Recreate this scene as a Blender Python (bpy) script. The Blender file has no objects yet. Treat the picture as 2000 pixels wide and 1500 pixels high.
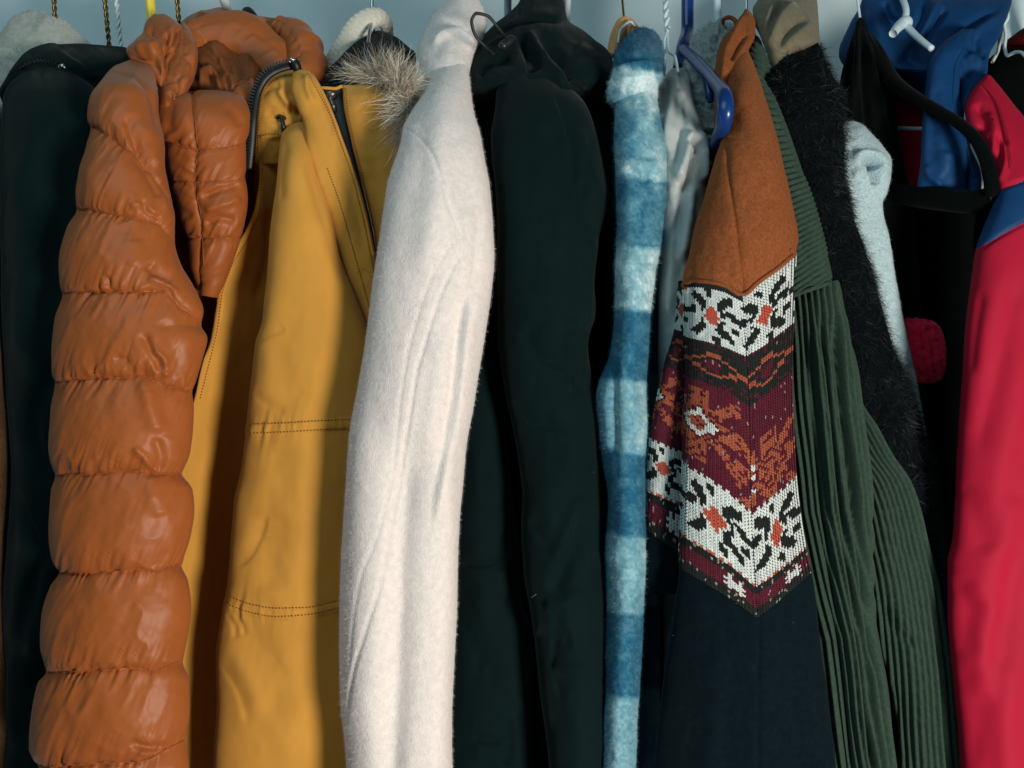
import bpy, math, random
import numpy as np
from mathutils import Vector
from mathutils.bvhtree import BVHTree

random.seed(7)
rng = np.random.default_rng(7)
scene = bpy.context.scene
COL = scene.collection

# ------------------------------------------------------------------ camera, world, light
ZC = 1.30          # camera height
D = 1.0            # camera to the plane of the sleeves
cam_data = bpy.data.cameras.new('camera')
cam_data.sensor_width = 36.0
cam_data.lens = 36.0            # picture width = distance: 2000 photo px = 1 m on the sleeve plane
cam_data.clip_start = 0.02
cam_data.clip_end = 50
cam = bpy.data.objects.new('camera', cam_data)
COL.objects.link(cam)
cam.location = (0, -D, ZC)
cam.rotation_euler = (math.radians(90), 0, 0)
scene.camera = cam

world = bpy.data.worlds.new('World')
scene.world = world
world.use_nodes = True
bg = world.node_tree.nodes['Background']
bg.inputs[0].default_value = (0.55, 0.85, 0.95, 1)
bg.inputs[1].default_value = 0.06

def area(name, loc, target, size, energy, color):
    l = bpy.data.lights.new(name, 'AREA')
    l.shape = 'DISK'
    l.size = size
    l.energy = energy
    l.color = color
    o = bpy.data.objects.new(name, l)
    COL.objects.link(o)
    o.location = loc
    o.rotation_euler = (Vector(target) - Vector(loc)).to_track_quat('-Z', 'Y').to_euler()
    return o
area('key_light', (0.98, -1.55, ZC - 0.48), (0, 0.05, ZC - 0.05), 0.42, 41, (1.0, 0.94, 0.86))
area('cool_light', (-0.7, -1.0, ZC + 1.2), (0, 0.6, ZC + 0.42), 1.3, 9, (0.62, 0.90, 1.0))

scene.view_settings.view_transform = 'Standard'
scene.view_settings.look = 'None'
scene.view_settings.exposure = 0.0
scene.view_settings.gamma = 1.0
scene.render.engine = 'CYCLES'

# ------------------------------------------------------------------ helpers
def P(px, py, d):
    """photo pixel + depth behind the sleeve plane -> world point(s)"""
    px = np.asarray(px, float); py = np.asarray(py, float); d = np.asarray(d, float)
    k = (D + d) / 2000.0
    return np.stack(np.broadcast_arrays((px - 1000) * k, d + 0 * px, ZC + (750 - py) * k), -1)

def srgb(r, g, b):
    f = lambda c: (c / 255) / 12.92 if c / 255 <= 0.04045 else ((c / 255 + 0.055) / 1.055) ** 2.4
    return (f(r), f(g), f(b))

def pchip(x, y, q):
    x = np.asarray(x, float); y = np.asarray(y, float)
    h = np.diff(x); dl = np.diff(y) / h
    m = np.zeros(len(x))
    if len(x) == 2:
        return np.interp(q, x, y)
    w1 = 2 * h[1:] + h[:-1]; w2 = h[1:] + 2 * h[:-1]
    same = (dl[:-1] * dl[1:]) > 0
    a = np.where(same, dl[:-1], 1.0); b = np.where(same, dl[1:], 1.0)
    m[1:-1] = np.where(same, (w1 + w2) / (w1 / a + w2 / b), 0)
    m[0] = dl[0]; m[-1] = dl[-1]
    q = np.clip(q, x[0], x[-1])
    i = np.clip(np.searchsorted(x, q, side='right') - 1, 0, len(x) - 2)
    t = (q - x[i]) / h[i]
    return ((1 + 2 * t) * (1 - t) ** 2 * y[i] + t * (1 - t) ** 2 * h[i] * m[i]
            + t * t * (3 - 2 * t) * y[i + 1] + t * t * (t - 1) * h[i] * m[i + 1])

def _hash(ix, iy, s):
    v = np.sin(ix * 127.1 + iy * 311.7 + s * 74.7) * 43758.5453
    return v - np.floor(v)

def noise(x, y, s=0):
    """smooth value noise, -1..1"""
    x = np.asarray(x, float); y = np.asarray(y, float)
    ix = np.floor(x); iy = np.floor(y)
    fx = x - ix; fy = y - iy
    fx = fx * fx * fx * (fx * (fx * 6 - 15) + 10); fy = fy * fy * fy * (fy * (fy * 6 - 15) + 10)
    a = _hash(ix, iy, s); b = _hash(ix + 1, iy, s); c = _hash(ix, iy + 1, s); e = _hash(ix + 1, iy + 1, s)
    return 2 * ((a * (1 - fx) + b * fx) * (1 - fy) + (c * (1 - fx) + e * fx) * fy) - 1

def fbm(x, y, s=0, o=3):
    r = 0; a = 1.0
    for k in range(o):
        r = r + a * noise(x, y, s + 13 * k); x = x * 2.03; y = y * 2.03; a *= 0.5
    return r

def polydist(px, py, pts):
    """distance to a polyline, signed side, and position 0..1 along it"""
    best = np.full(px.shape, 1e9); side = np.zeros(px.shape); tt = np.zeros(px.shape)
    pts = np.asarray(pts, float)
    L = np.hypot(*(pts[1:] - pts[:-1]).T); cum = np.concatenate([[0], np.cumsum(L)])
    for i in range(len(pts) - 1):
        a = pts[i]; v = pts[i + 1] - a; l2 = max(v @ v, 1e-9)
        t = np.clip(((px - a[0]) * v[0] + (py - a[1]) * v[1]) / l2, 0, 1)
        dx = px - a[0] - t * v[0]; dy = py - a[1] - t * v[1]
        dd = np.hypot(dx, dy)
        m = dd < best
        best = np.where(m, dd, best)
        side = np.where(m, np.sign(v[0] * dy - v[1] * dx), side)
        tt = np.where(m, (cum[i] + t * L[i]) / cum[-1], tt)
    return best, side, tt

def smooth_poly(pts, n=6):
    pts = np.asarray(pts, float)
    c = np.concatenate([[0], np.cumsum(np.maximum(np.linalg.norm(np.diff(pts, axis=0), axis=1), 1e-6))])
    q = np.linspace(0, c[-1], (len(pts) - 1) * n + 1)
    return np.stack([pchip(c, pts[:, k], q) for k in range(pts.shape[1])], -1)

def fold(px, py, pts, w, h, w2=None, ends=0.18):
    """a crease (h<0) or ridge (h>0), h in metres, w px wide on its left side and w2 on its right"""
    d, s, t = polydist(px, py, smooth_poly(pts, 5))
    ww = np.where(s > 0, w, w if w2 is None else w2)
    f = np.clip(t / ends, 0, 1) * np.clip((1 - t) / ends, 0, 1) if ends > 0 else 1
    f = f * f * (3 - 2 * f) if ends > 0 else 1
    return h * np.exp(-(d / ww) ** 2) * f

def folds(px, py, lst):
    r = 0
    for f in lst:
        r = r + fold(px, py, *f)
    return r

def link(o, parent=None):
    COL.objects.link(o)
    if parent is not None:
        o.parent = parent
    return o

def mkobj(name, V, F, mat, parent=None, uv=None, col=None, smooth=True, kind=None):
    V = np.asarray(V, float)
    if parent is not None:
        p = parent
        off = np.zeros(3)
        while p is not None:
            off += np.array(p.location); p = p.parent
        Vl = V - off
    else:
        Vl = V
    me = bpy.data.meshes.new(name)
    n = len(V)
    F = np.asarray(F, np.int32)
    M, k = F.shape
    me.vertices.add(n); me.vertices.foreach_set('co', Vl.astype(np.float32).ravel())
    me.loops.add(M * k); me.loops.foreach_set('vertex_index', F.ravel())
    me.polygons.add(M)
    me.polygons.foreach_set('loop_start', np.arange(0, M * k, k, dtype=np.int32))
    me.polygons.foreach_set('use_smooth', np.full(M, smooth, dtype=bool))
    if uv is not None:
        l = me.uv_layers.new(name='UVMap')
        l.data.foreach_set('uv', np.asarray(uv, np.float32)[F.ravel()].ravel())
    if col is not None:
        a = me.color_attributes.new('Col', 'FLOAT_COLOR', 'POINT')
        c4 = np.ones((n, 4), np.float32); c4[:, :3] = col
        a.data.foreach_set('color', c4.ravel())
    me.update(); me.validate()
    if mat is not None:
        me.materials.append(mat)
    o = bpy.data.objects.new(name, me)
    link(o, parent)
    if kind:
        o['kind'] = kind
    return o

class Part:
    """a built part with what is needed to pin other things onto it"""
    def __init__(self, obj, V, F):
        self.obj, self.V, self.F = obj, V, F
        self._b = None
    def bvh(self):
        if self._b is None:
            self._b = BVHTree.FromPolygons([tuple(v) for v in self.V], [tuple(int(i) for i in f) for f in self.F])
        return self._b
    def hit(self, px, py):
        o = Vector((0, -D, ZC))
        d = (Vector(P(px, py, 0.0)) - o).normalized()
        loc, nor, i, dist = self.bvh().ray_cast(o, d)
        if loc is None:
            loc, nor, i, dist = self.bvh().find_nearest(Vector(P(px, py, float(np.median(self.V[:, 1])))))
        if nor.dot(d) > 0:
            nor = -nor
        return np.array(loc), np.array(nor)

def thing(name, label, cat, px, py, d, group=None):
    o = bpy.data.objects.new(name, None)
    o.empty_display_size = 0.05
    o.location = tuple(P(px, py, d))
    o['label'] = label; o['category'] = cat
    if group: o['group'] = group
    return link(o)

def tag(o, label, cat, group=None):
    o['label'] = label; o['category'] = cat
    if group: o['group'] = group
    return o

def grid_faces(nr, nc, wrap):
    i = np.arange(nr - 1)[:, None]; j = np.arange(nc if wrap else nc - 1)[None, :]
    j2 = (j + 1) % nc
    a = i * nc + j; b = i * nc + j2; c = (i + 1) * nc + j2; e = (i + 1) * nc + j
    return np.stack([a, e, c, b], -1).reshape(-1, 4)

def grid_normals(G, wrap):
    if wrap:
        du = np.roll(G, -1, 1) - np.roll(G, 1, 1)
    else:
        du = np.gradient(G, axis=1)
    dv = np.gradient(G, axis=0)
    n = np.cross(dv, du)
    n /= np.maximum(np.linalg.norm(n, axis=-1, keepdims=True), 1e-12)
    return n

def vtube(name, parent, mat, left, right, depth, disp=None, step=4.0, back=0.03, p=1.0, nb=10,
          col=None, split=None, edge_disp=0.25, tuck=True):
    """cloth tube hanging in view: outlines left/right as [(x,y)..], depth as [(y,dl,dr,bulge)..]"""
    depth = [(q[0], q[1], q[1], q[2]) if len(q) == 3 else q for q in depth]
    y0, y1 = depth[0][0], depth[-1][0]
    nr = max(int((y1 - y0) / step) + 1, 6)
    ys = np.linspace(y0, y1, nr)
    la = np.array(left, float); ra = np.array(right, float); da = np.array(depth, float)
    xl = pchip(la[:, 1], la[:, 0], ys); xr = pchip(ra[:, 1], ra[:, 0], ys)
    dl = pchip(da[:, 0], da[:, 1], ys); dr = pchip(da[:, 0], da[:, 2], ys); b = pchip(da[:, 0], da[:, 3], ys)
    nf = max(int(np.max(xr - xl) / step) + 1, 8)
    # front angles: even spacing in x, denser at the rims
    uf = np.linspace(0, 1, nf); uf = 0.55 * uf + 0.45 * (0.5 - 0.5 * np.cos(np.pi * uf))
    thb = np.linspace(0, np.pi, nb + 2)[1:-1]
    ub = 0.5 + 0.5 * np.cos(thb)
    U = np.concatenate([uf, ub])[None, :]
    sf = (np.clip(4 * uf * (1 - uf), 0, 1)) ** (0.5 * p)
    fr = np.concatenate([sf, np.zeros(nb)])[None, :]
    bk = np.concatenate([np.zeros(nf), np.sin(thb)])[None, :]
    px = xl[:, None] + (xr - xl)[:, None] * U
    py = ys[:, None] + 0 * U
    dd = dl[:, None] + (dr - dl)[:, None] * U - b[:, None] * fr + back * bk
    G = P(px, py, dd)
    if disp is not None:
        h = disp(px, py, U + 0 * px)
        wgt = np.concatenate([np.clip(sf * (1 - edge_disp) + edge_disp, 0, 1), np.zeros(nb)])[None, :]
        N = grid_normals(G, True)
        G = G + N * (h * wgt)[..., None]
    nc = G.shape[1]
    V = G.reshape(-1, 3)
    F = grid_faces(nr, nc, True)
    uv = np.stack([px / 2000 + 0 * py, -py / 2000], -1).reshape(-1, 2)
    c = None
    if col is not None:
        c = col(px.ravel(), py.ravel())
    # close top and bottom with fans
    ct = V[:nc].mean(0); cb = V[-nc:].mean(0)
    V2 = np.concatenate([V, [ct, cb]])
    j = np.arange(nc); j2 = (j + 1) % nc
    it, ib = len(V), len(V) + 1
    cap = np.concatenate([np.stack([j, j2, np.full(nc, it), np.full(nc, it)], -1)[:, :3].reshape(-1, 3),
                          np.stack([(nr - 1) * nc + j2, (nr - 1) * nc + j, np.full(nc, ib)], -1)])
    T = np.concatenate([F[:, [0, 1, 2]], F[:, [0, 2, 3]], cap])
    uv2 = np.concatenate([uv, uv[:1], uv[-1:]])
    c2 = None if c is None else np.concatenate([c, c[:1], c[-1:]])
    if split is None:
        return Part(mkobj(name, V2, T, mat, parent, uv2, c2), V2, T)
    lab = split(px.ravel(), py.ravel())
    lab = np.concatenate([lab, lab[:1], lab[-1:]])
    out = []
    fl = lab[T].max(1)
    for k in range(len(name)):
        Tk = T[fl == k]
        if len(Tk) == 0: continue
        used, inv = np.unique(Tk, return_inverse=True)
        Tk2 = inv.reshape(-1, 3)
        o = mkobj(name[k], V2[used], Tk2, mat[k], parent, uv2[used], None if c2 is None else c2[used])
        out.append(Part(o, V2[used], Tk2))
    out.append(Part(None, V2, T))
    return out

def sweep(name, parent, mat, pts, n=12, sub=6, disp=None, flat=1.0, world=False, kind=None, col=None, cap=True):
    """round tube along [(px,py,depth,radius_m)..] (or world points when world=True)"""
    a = np.array(pts, float)
    if not world:
        w = P(a[:, 0], a[:, 1], a[:, 2]); a = np.concatenate([w, a[:, 3:4]], 1)
    s = smooth_poly(a, sub) if len(a) > 2 or sub > 1 else a
    C, R = s[:, :3], s[:, 3]
    T = np.gradient(C, axis=0); T /= np.linalg.norm(T, axis=1, keepdims=True)
    up = np.array([0.0, -1.0, 0.0])
    if abs(T[0] @ up) > 0.8: up = np.array([1.0, 0, 0])
    A = []; prev = up
    for t in T:
        q = prev - t * (prev @ t); q /= np.linalg.norm(q); A.append(q); prev = q
    A = np.array(A); B = np.cross(T, A)
    th = np.linspace(0, 2 * np.pi, n, endpoint=False)
    rr = R[:, None] + np.zeros((1, n))
    if disp is not None:
        arc = np.concatenate([[0], np.cumsum(np.linalg.norm(np.diff(C, axis=0), axis=1))])
        rr = rr + disp(arc[:, None] + 0 * rr, th[None, :] + 0 * rr)
    G = C[:, None] + rr[..., None] * (A[:, None] * (np.cos(th) * flat)[None, :, None] + B[:, None] * np.sin(th)[None, :, None])
    nr = len(C)
    V = G.reshape(-1, 3)
    F = grid_faces(nr, n, True)
    T3 = np.concatenate([F[:, [2, 1, 0]], F[:, [3, 2, 0]]])
    tip = 0.35 * R[[0, -1], None] * T[[0, -1]] * np.array([[-1], [1]])
    V = np.concatenate([V, C[[0, -1]] + tip])
    j = np.arange(n); j2 = (j + 1) % n
    T3 = np.concatenate([T3, np.stack([j, np.full(n, len(V) - 2), j2], -1)[:, [0, 2, 1]],
                         np.stack([(nr - 1) * n + j, (nr - 1) * n + j2, np.full(n, len(V) - 1)], -1)])
    arc = np.concatenate([[0], np.cumsum(np.linalg.norm(np.diff(C, axis=0), axis=1))])
    uv = np.stack([np.broadcast_to(th[None] / 6.283 * 6.283 * R.mean(), (nr, n)), np.broadcast_to(arc[:, None], (nr, n))], -1).reshape(-1, 2)
    uv = np.concatenate([uv, uv[:1], uv[-1:]])
    c = None if col is None else np.tile(np.array(col), (len(V), 1))
    o = mkobj(name, V, T3, mat, parent, uv, c, kind=kind)
    return Part(o, V, T3)

def merge(chunks):
    V = []; F = []; n = 0
    for v, f in chunks:
        V.append(v); F.append(np.asarray(f) + n); n += len(v)
    return np.concatenate(V), np.concatenate(F)

BOXV = np.array([[x, y, z] for x in (-1, 1) for y in (-1, 1) for z in (-1, 1)], float)
BOXF = np.array([[0, 1, 3], [0, 3, 2], [4, 6, 7], [4, 7, 5], [0, 4, 5], [0, 5, 1], [2, 3, 7], [2, 7, 6], [0, 2, 6], [0, 6, 4], [1, 5, 7], [1, 7, 3]])
OCTV = np.array([[-1, 0, 0], [1, 0, 0]] + [[s, 0.9 * math.cos(a), 0.9 * math.sin(a)] for s in (-0.55, 0.55) for a in (0.4, 1.65, 2.9, 4.15, 5.4)], float)
OCTF = np.array([[0, 2 + (i + 1) % 5, 2 + i] for i in range(5)] + [[1, 7 + i, 7 + (i + 1) % 5] for i in range(5)]
                + [[2 + i, 2 + (i + 1) % 5, 7 + (i + 1) % 5] for i in range(5)] + [[2 + i, 7 + (i + 1) % 5, 7 + i] for i in range(5)])

def along(part, pts, pitch, jitter=0):
    """points spaced pitch px along a photo polyline, pinned onto a part: loc, normal, tangent"""
    s = smooth_poly(pts, 10)
    c = np.concatenate([[0], np.cumsum(np.linalg.norm(np.diff(s, axis=0), axis=1))])
    q = np.arange(0, c[-1], pitch)
    xs = np.interp(q, c, s[:, 0]); ys = np.interp(q, c, s[:, 1])
    L = []; N = []
    for x, y in zip(xs, ys):
        a, b = part.hit(x, y); L.append(a); N.append(b)
    L = np.array(L); N = np.array(N)
    T = np.gradient(L, axis=0); T /= np.maximum(np.linalg.norm(T, axis=1, keepdims=True), 1e-9)
    return L, N, T

def owner(parent, parts):
    """trim that sits on one part is a sub-part of it"""
    o = parts[0].obj
    return o if len(parts) == 1 and o is not None and o.parent is parent else parent

def stitching(parent, part, mat, lines, pitch=7.0, dash=0.62, r=0.00075, lift=0.0003, name='stitching'):
    ch = []
    for pts in lines:
        L, N, T = along(part, pts, pitch)
        if len(L) < 2: continue
        B = np.cross(N, T)
        h = np.linalg.norm(np.diff(L, axis=0), axis=1).mean() * dash * 0.5
        for l, n, t, b in zip(L, N, T, B):
            v = l + n * lift + OCTV[:, 0:1] * h * t + OCTV[:, 1:2] * r * b + OCTV[:, 2:3] * r * n
            ch.append((v, OCTF))
    V, F = merge(ch)
    return mkobj(name, V, F, mat, owner(parent, [part]), kind='stuff')

def seam_cord(parent, part, mat, pts, r=0.0012, lift=0.0, name='seam', pitch=8):
    L, N, T = along(part, pts, pitch)
    q = np.concatenate([L + N * lift, np.full((len(L), 1), r)], 1)
    return sweep(name, owner(parent, [part]), mat, q, n=8, sub=2, world=True)

def zipper_teeth(parent, part, mat, pts, pitch=5.0, wid=0.0035, thick=0.0022, name='zipper_teeth', lift=0.001):
    L, N, T = along(part, pts, pitch)
    B = np.cross(N, T)
    h = np.linalg.norm(np.diff(L, axis=0), axis=1).mean() * 0.36
    ch = []
    for i, (l, n, t, b) in enumerate(zip(L, N, T, B)):
        o = (0.4 if i % 2 else -0.4) * wid
        v = l + b * o + n * lift + BOXV[:, 0:1] * h * t + BOXV[:, 1:2] * wid * 0.75 * b + BOXV[:, 2:3] * thick * n
        ch.append((v, BOXF))
    V, F = merge(ch)
    return mkobj(name, V, F, mat, owner(parent, [part]), smooth=False, kind='stuff')

def hairs(name, parent, mat, parts, n, length, width, lay=0.5, comb=(0, 0, -1), rnd=0.5, droop=0.2, seg=2,
          col=None, colvar=0.15, mask=None, lenvar=0.5, front=True, curl=0.0, combf=None, clump=None):
    """many fine fibres rooted on the surface of built parts, joined into one mesh"""
    Rr = []; Nn = []
    for part in parts:
        V, F = part.V, part.F
        a, b, c = V[F[:, 0]], V[F[:, 1]], V[F[:, 2]]
        cr = np.cross(b - a, c - a)
        ar = np.linalg.norm(cr, axis=1)
        nn = cr / np.maximum(ar[:, None], 1e-15)
        cen = (a + b + c) / 3
        view = np.array([0, -D, ZC]) - cen
        view /= np.linalg.norm(view, axis=1, keepdims=True)
        w = ar.copy()
        if front: w = w * ((nn * view).sum(1) > -0.25)
        if mask is not None:
            k = 2000.0 / (D + cen[:, 1])
            w = w * mask(cen[:, 0] * k + 1000, 750 - (cen[:, 2] - ZC) * k)
        w = w / w.sum()
        m = int(n / len(parts))
        idx = rng.choice(len(F), m, p=w)
        r1 = np.sqrt(rng.random(m)); r2 = rng.random(m)
        Rr.append((1 - r1)[:, None] * a[idx] + (r1 * (1 - r2))[:, None] * b[idx] + (r1 * r2)[:, None] * c[idx])
        Nn.append(nn[idx])
    R0 = np.concatenate(Rr); N0 = np.concatenate(Nn)
    m = len(R0)
    cb = np.array(comb, float)[None, :] if combf is None else combf(R0)
    dirv = N0 * (1 - lay) + cb * lay + rng.normal(0, rnd, (m, 3))
    if clump:
        k = 2000.0 / (D + R0[:, 1]); qx = R0[:, 0] * k / clump[0]; qy = R0[:, 2] * k / clump[0]
        dirv = dirv + clump[1] * np.stack([noise(qx, qy, 201), 0.4 * noise(qx, qy, 202), noise(qx, qy, 203)], -1)
    dirv /= np.linalg.norm(dirv, axis=1, keepdims=True)
    Ln = length * (1 - lenvar + 2 * lenvar * rng.random(m))[:, None]
    sd = np.cross(dirv, rng.normal(0, 1, (m, 3))); sd /= np.maximum(np.linalg.norm(sd, axis=1, keepdims=True), 1e-9)
    bend = rng.normal(0, 1, (m, 3)) * curl
    V = np.zeros((m, 2 * seg + 1, 3))
    R0 = R0 - N0 * 0.0006
    for i in range(seg + 1):
        t = i / seg
        c = R0 + dirv * Ln * t + np.array([0, 0, -1.0]) * droop * Ln * t * t + bend * Ln * t * t
        if i == seg:
            V[:, 2 * seg] = c
        else:
            ww = width * (1 - 0.55 * t)
            V[:, 2 * i] = c - sd * ww; V[:, 2 * i + 1] = c + sd * ww
    f = []
    for i in range(seg - 1):
        f += [[2 * i, 2 * i + 1, 2 * i + 3], [2 * i, 2 * i + 3, 2 * i + 2]]
    f += [[2 * seg - 2, 2 * seg - 1, 2 * seg]]
    f = np.array(f)
    F = (np.arange(m)[:, None, None] * (2 * seg + 1) + f[None]).reshape(-1, 3)
    cc = None
    if col is not None:
        if callable(col):
            k = 2000.0 / (D + R0[:, 1])
            base = col(R0[:, 0] * k + 1000, 750 - (R0[:, 2] - ZC) * k)
        else:
            cs = np.array(col if np.ndim(col) == 2 else [col], float)
            base = cs[rng.integers(0, len(cs), m)]
        base = base * (1 + colvar * rng.normal(0, 1, (m, 1))).clip(0.3, 2)
        cc = np.repeat(base, 2 * seg + 1, axis=0)
    return mkobj(name, V.reshape(-1, 3), F, mat, owner(parent, parts), col=cc, kind='stuff')

# ------------------------------------------------------------------ materials
def mat_base(name):
    m = bpy.data.materials.new(name)
    m.use_nodes = True
    nt = m.node_tree
    return m, nt, nt.nodes['Principled BSDF']

def fabric(name, col=None, rough=0.8, sheen=0.0, spec=0.25, var=(60, 0.12), bump=((900, 0.15, 0.001),), weave=None, sheen_tint=None,
           metallic=0.0, stain=None):
    """procedural cloth: col = linear rgb, or None to read the dyed pattern of the mesh"""
    m, nt, bs = mat_base(name)
    N = nt.nodes; L = nt.links
    tc = N.new('ShaderNodeTexCoord')
    if col is None:
        at = N.new('ShaderNodeAttribute'); at.attribute_name = 'Col'
        src = at.outputs['Color']
    else:
        r = N.new('ShaderNodeRGB'); r.outputs[0].default_value = (*col, 1); src = r.outputs[0]
    if var:
        nz = N.new('ShaderNodeTexNoise'); nz.inputs['Scale'].default_value = var[0]; nz.inputs['Detail'].default_value = 4
        L.new(tc.outputs['Object'], nz.inputs['Vector'])
        mr = N.new('ShaderNodeMapRange'); mr.inputs['From Min'].default_value = 0.3; mr.inputs['From Max'].default_value = 0.7
        mr.inputs['To Min'].default_value = 1 - var[1]; mr.inputs['To Max'].default_value = 1 + var[1]
        L.new(nz.outputs['Fac'], mr.inputs['Value'])
        mx = N.new('ShaderNodeMix'); mx.data_type = 'RGBA'; mx.blend_type = 'MULTIPLY'; mx.inputs[0].default_value = 1
        L.new(src, mx.inputs[6]); L.new(mr.outputs[0], mx.inputs[7]); src = mx.outputs[2]
    L.new(src, bs.inputs['Base Color'])
    bs.inputs['Roughness'].default_value = rough
    bs.inputs['Specular IOR Level'].default_value = spec
    bs.inputs['Metallic'].default_value = metallic
    if sheen:
        bs.inputs['Sheen Weight'].default_value = sheen
        bs.inputs['Sheen Roughness'].default_value = 0.45
        if sheen_tint: bs.inputs['Sheen Tint'].default_value = (*sheen_tint, 1)
    prev = None
    def add_bump(h, strength, dist):
        nonlocal prev
        b = N.new('ShaderNodeBump'); b.inputs['Strength'].default_value = strength; b.inputs['Distance'].default_value = dist
        L.new(h, b.inputs['Height'])
        if prev is not None: L.new(prev, b.inputs['Normal'])
        prev = b.outputs[0]
    for sc, st, di in bump:
        nz = N.new('ShaderNodeTexNoise'); nz.inputs['Scale'].default_value = sc; nz.inputs['Detail'].default_value = 3
        L.new(tc.outputs['Object'], nz.inputs['Vector']); add_bump(nz.outputs['Fac'], st, di)
    if weave:
        sc, st, di, rot = weave
        mp = N.new('ShaderNodeMapping'); mp.inputs['Rotation'].default_value = (0, 0, rot)
        L.new(tc.outputs['UV'], mp.inputs['Vector'])
        for dr in ('X', 'Y'):
            wv = N.new('ShaderNodeTexWave'); wv.bands_direction = dr; wv.inputs['Scale'].default_value = sc
            wv.inputs['Distortion'].default_value = 0.6; wv.inputs['Detail'].default_value = 1
            L.new(mp.outputs[0], wv.inputs['Vector']); add_bump(wv.outputs['Fac'], st, di)
    if prev is not None: L.new(prev, bs.inputs['Normal'])
    return m

def solid(name, col, rough=0.4, metallic=0.0, spec=0.5, var=0.06):
    m = fabric(name, col, rough=rough, spec=spec, var=(35, var), bump=((120, 0.04, 0.001),), metallic=metallic)
    return m

# ------------------------------------------------------------------ palette
C_orange = srgb(160, 86, 38); C_yellow = srgb(205, 146, 60); C_white = (0.78, 0.71, 0.665)
M_orange = fabric('orange nylon', C_orange, rough=0.48, spec=0.30, var=(18, 0.05), bump=((2600, 0.05, 0.0006),), sheen=0.06)
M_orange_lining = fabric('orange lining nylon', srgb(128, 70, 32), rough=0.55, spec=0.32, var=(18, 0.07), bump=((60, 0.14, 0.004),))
M_orange_thread = fabric('orange thread', srgb(146, 78, 38), rough=0.8)
M_yellow = fabric('mustard canvas', C_yellow, rough=0.8, spec=0.2, var=(14, 0.06), bump=((35, 0.04, 0.004), (1400, 0.3, 0.0007)), sheen=0.08, weave=(420, 0.12, 0.0005, 0.6))
M_yellow_thread = fabric('brown thread', srgb(140, 88, 30), rough=0.8)
M_wool = fabric('white boiled wool', C_white, rough=0.95, spec=0.08, var=(160, 0.07), bump=((700, 0.5, 0.0016), (220, 0.3, 0.0016)), sheen=0.25)
M_wool_fuzz = fabric('white wool fibres', None, rough=0.95, spec=0.05, var=None, bump=())
M_black = fabric('black shell', srgb(8, 25, 26), rough=0.8, spec=0.05, var=(12, 0.12), bump=((40, 0.10, 0.004), (1500, 0.10, 0.0006)), sheen=0.05)
M_black_left = fabric('black green shell', srgb(8, 26, 26), rough=0.8, spec=0.05, var=(12, 0.12), bump=((40, 0.12, 0.004), (1500, 0.08, 0.0006)), sheen=0.05)
M_black_trim = solid('black trim', srgb(14, 18, 18), rough=0.45, spec=0.4)
M_black_zip = solid('black zipper plastic', srgb(30, 32, 33), rough=0.4, spec=0.4)
M_steel = solid('steel', (0.5, 0.5, 0.5), rough=0.3, metallic=1.0)
M_darkmetal = solid('gunmetal', (0.12, 0.12, 0.12), rough=0.35, metallic=0.8)
M_cream = fabric('cream fleece', srgb(186, 184, 172), rough=0.95, spec=0.05, var=(120, 0.10), bump=((500, 0.4, 0.0015),), sheen=0.2)
M_brown = fabric('brown wool', srgb(84, 60, 40), rough=0.95, spec=0.05, var=(200, 0.2), bump=((600, 0.4, 0.0015),), sheen=0.1)
M_plaid = fabric('blue plaid fleece', None, rough=0.95, spec=0.05, var=(260, 0.16), bump=((600, 0.5, 0.0016),), sheen=0.08)
M_fibre = fabric('dyed fibres', None, rough=0.9, spec=0.08, var=None, bump=())
M_fur = fabric('faux fur strands', None, rough=0.5, spec=0.25, var=None, bump=())
M_greysatin = fabric('grey satin', srgb(172, 180, 178), rough=0.42, spec=0.35, var=(14, 0.06), bump=((45, 0.08, 0.004),), sheen=0.1)
M_sherpa = fabric('grey sherpa', srgb(148, 160, 160), rough=0.95, spec=0.04, var=(120, 0.15), bump=((260, 0.6, 0.003),), sheen=0.2)
M_suede = fabric('tan suede', srgb(132, 75, 43), rough=0.95, spec=0.06, var=(340, 0.22), bump=((620, 0.45, 0.0012),), sheen=0.14, sheen_tint=srgb(230, 170, 120), weave=(330, 0.10, 0.0005, 0.5))
M_suede_black = fabric('black moleskin', srgb(9, 21, 26), rough=0.95, spec=0.05, var=(160, 0.15), bump=((500, 0.35, 0.001),), sheen=0.06, sheen_tint=(0.3, 0.6, 0.7))
M_knit = fabric('knitted yarn', None, rough=0.9, spec=0.08, var=(900, 0.15), bump=((2500, 0.3, 0.0005),), sheen=0.1)
M_knit_base = fabric('knit backing', srgb(24, 20, 20), rough=0.95, spec=0.05)
M_cord = fabric('green corduroy', srgb(50, 67, 57), rough=0.92, spec=0.06, var=(300, 0.22), bump=((900, 0.3, 0.0008),), sheen=0.18, sheen_tint=srgb(140, 165, 150))
M_furcoat = fabric('black fur hide', srgb(10, 14, 15), rough=0.95, spec=0.05)
M_taupe = fabric('taupe felt', srgb(112, 106, 86), rough=0.92, spec=0.06, var=(160, 0.14), bump=((500, 0.35, 0.001),), sheen=0.15, weave=(300, 0.08, 0.0005, 0.3))
M_lightfleece = fabric('pale blue fleece', srgb(172, 196, 200), rough=0.95, spec=0.04, var=(420, 0.16), bump=((520, 0.7, 0.002),), sheen=0.2)
M_velvet = fabric('black velvet', srgb(6, 10, 10), rough=0.95, spec=0.03, var=(300, 0.2), bump=((800, 0.4, 0.001),), sheen=0.03)
M_skiblue = fabric('blue shell', srgb(8, 56, 100), rough=0.62, spec=0.22, var=(14, 0.06), bump=((45, 0.12, 0.004), (1600, 0.05, 0.0005)))
M_deepblack = fabric('deep black wool', srgb(6, 9, 9), rough=0.95, spec=0.04)
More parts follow.
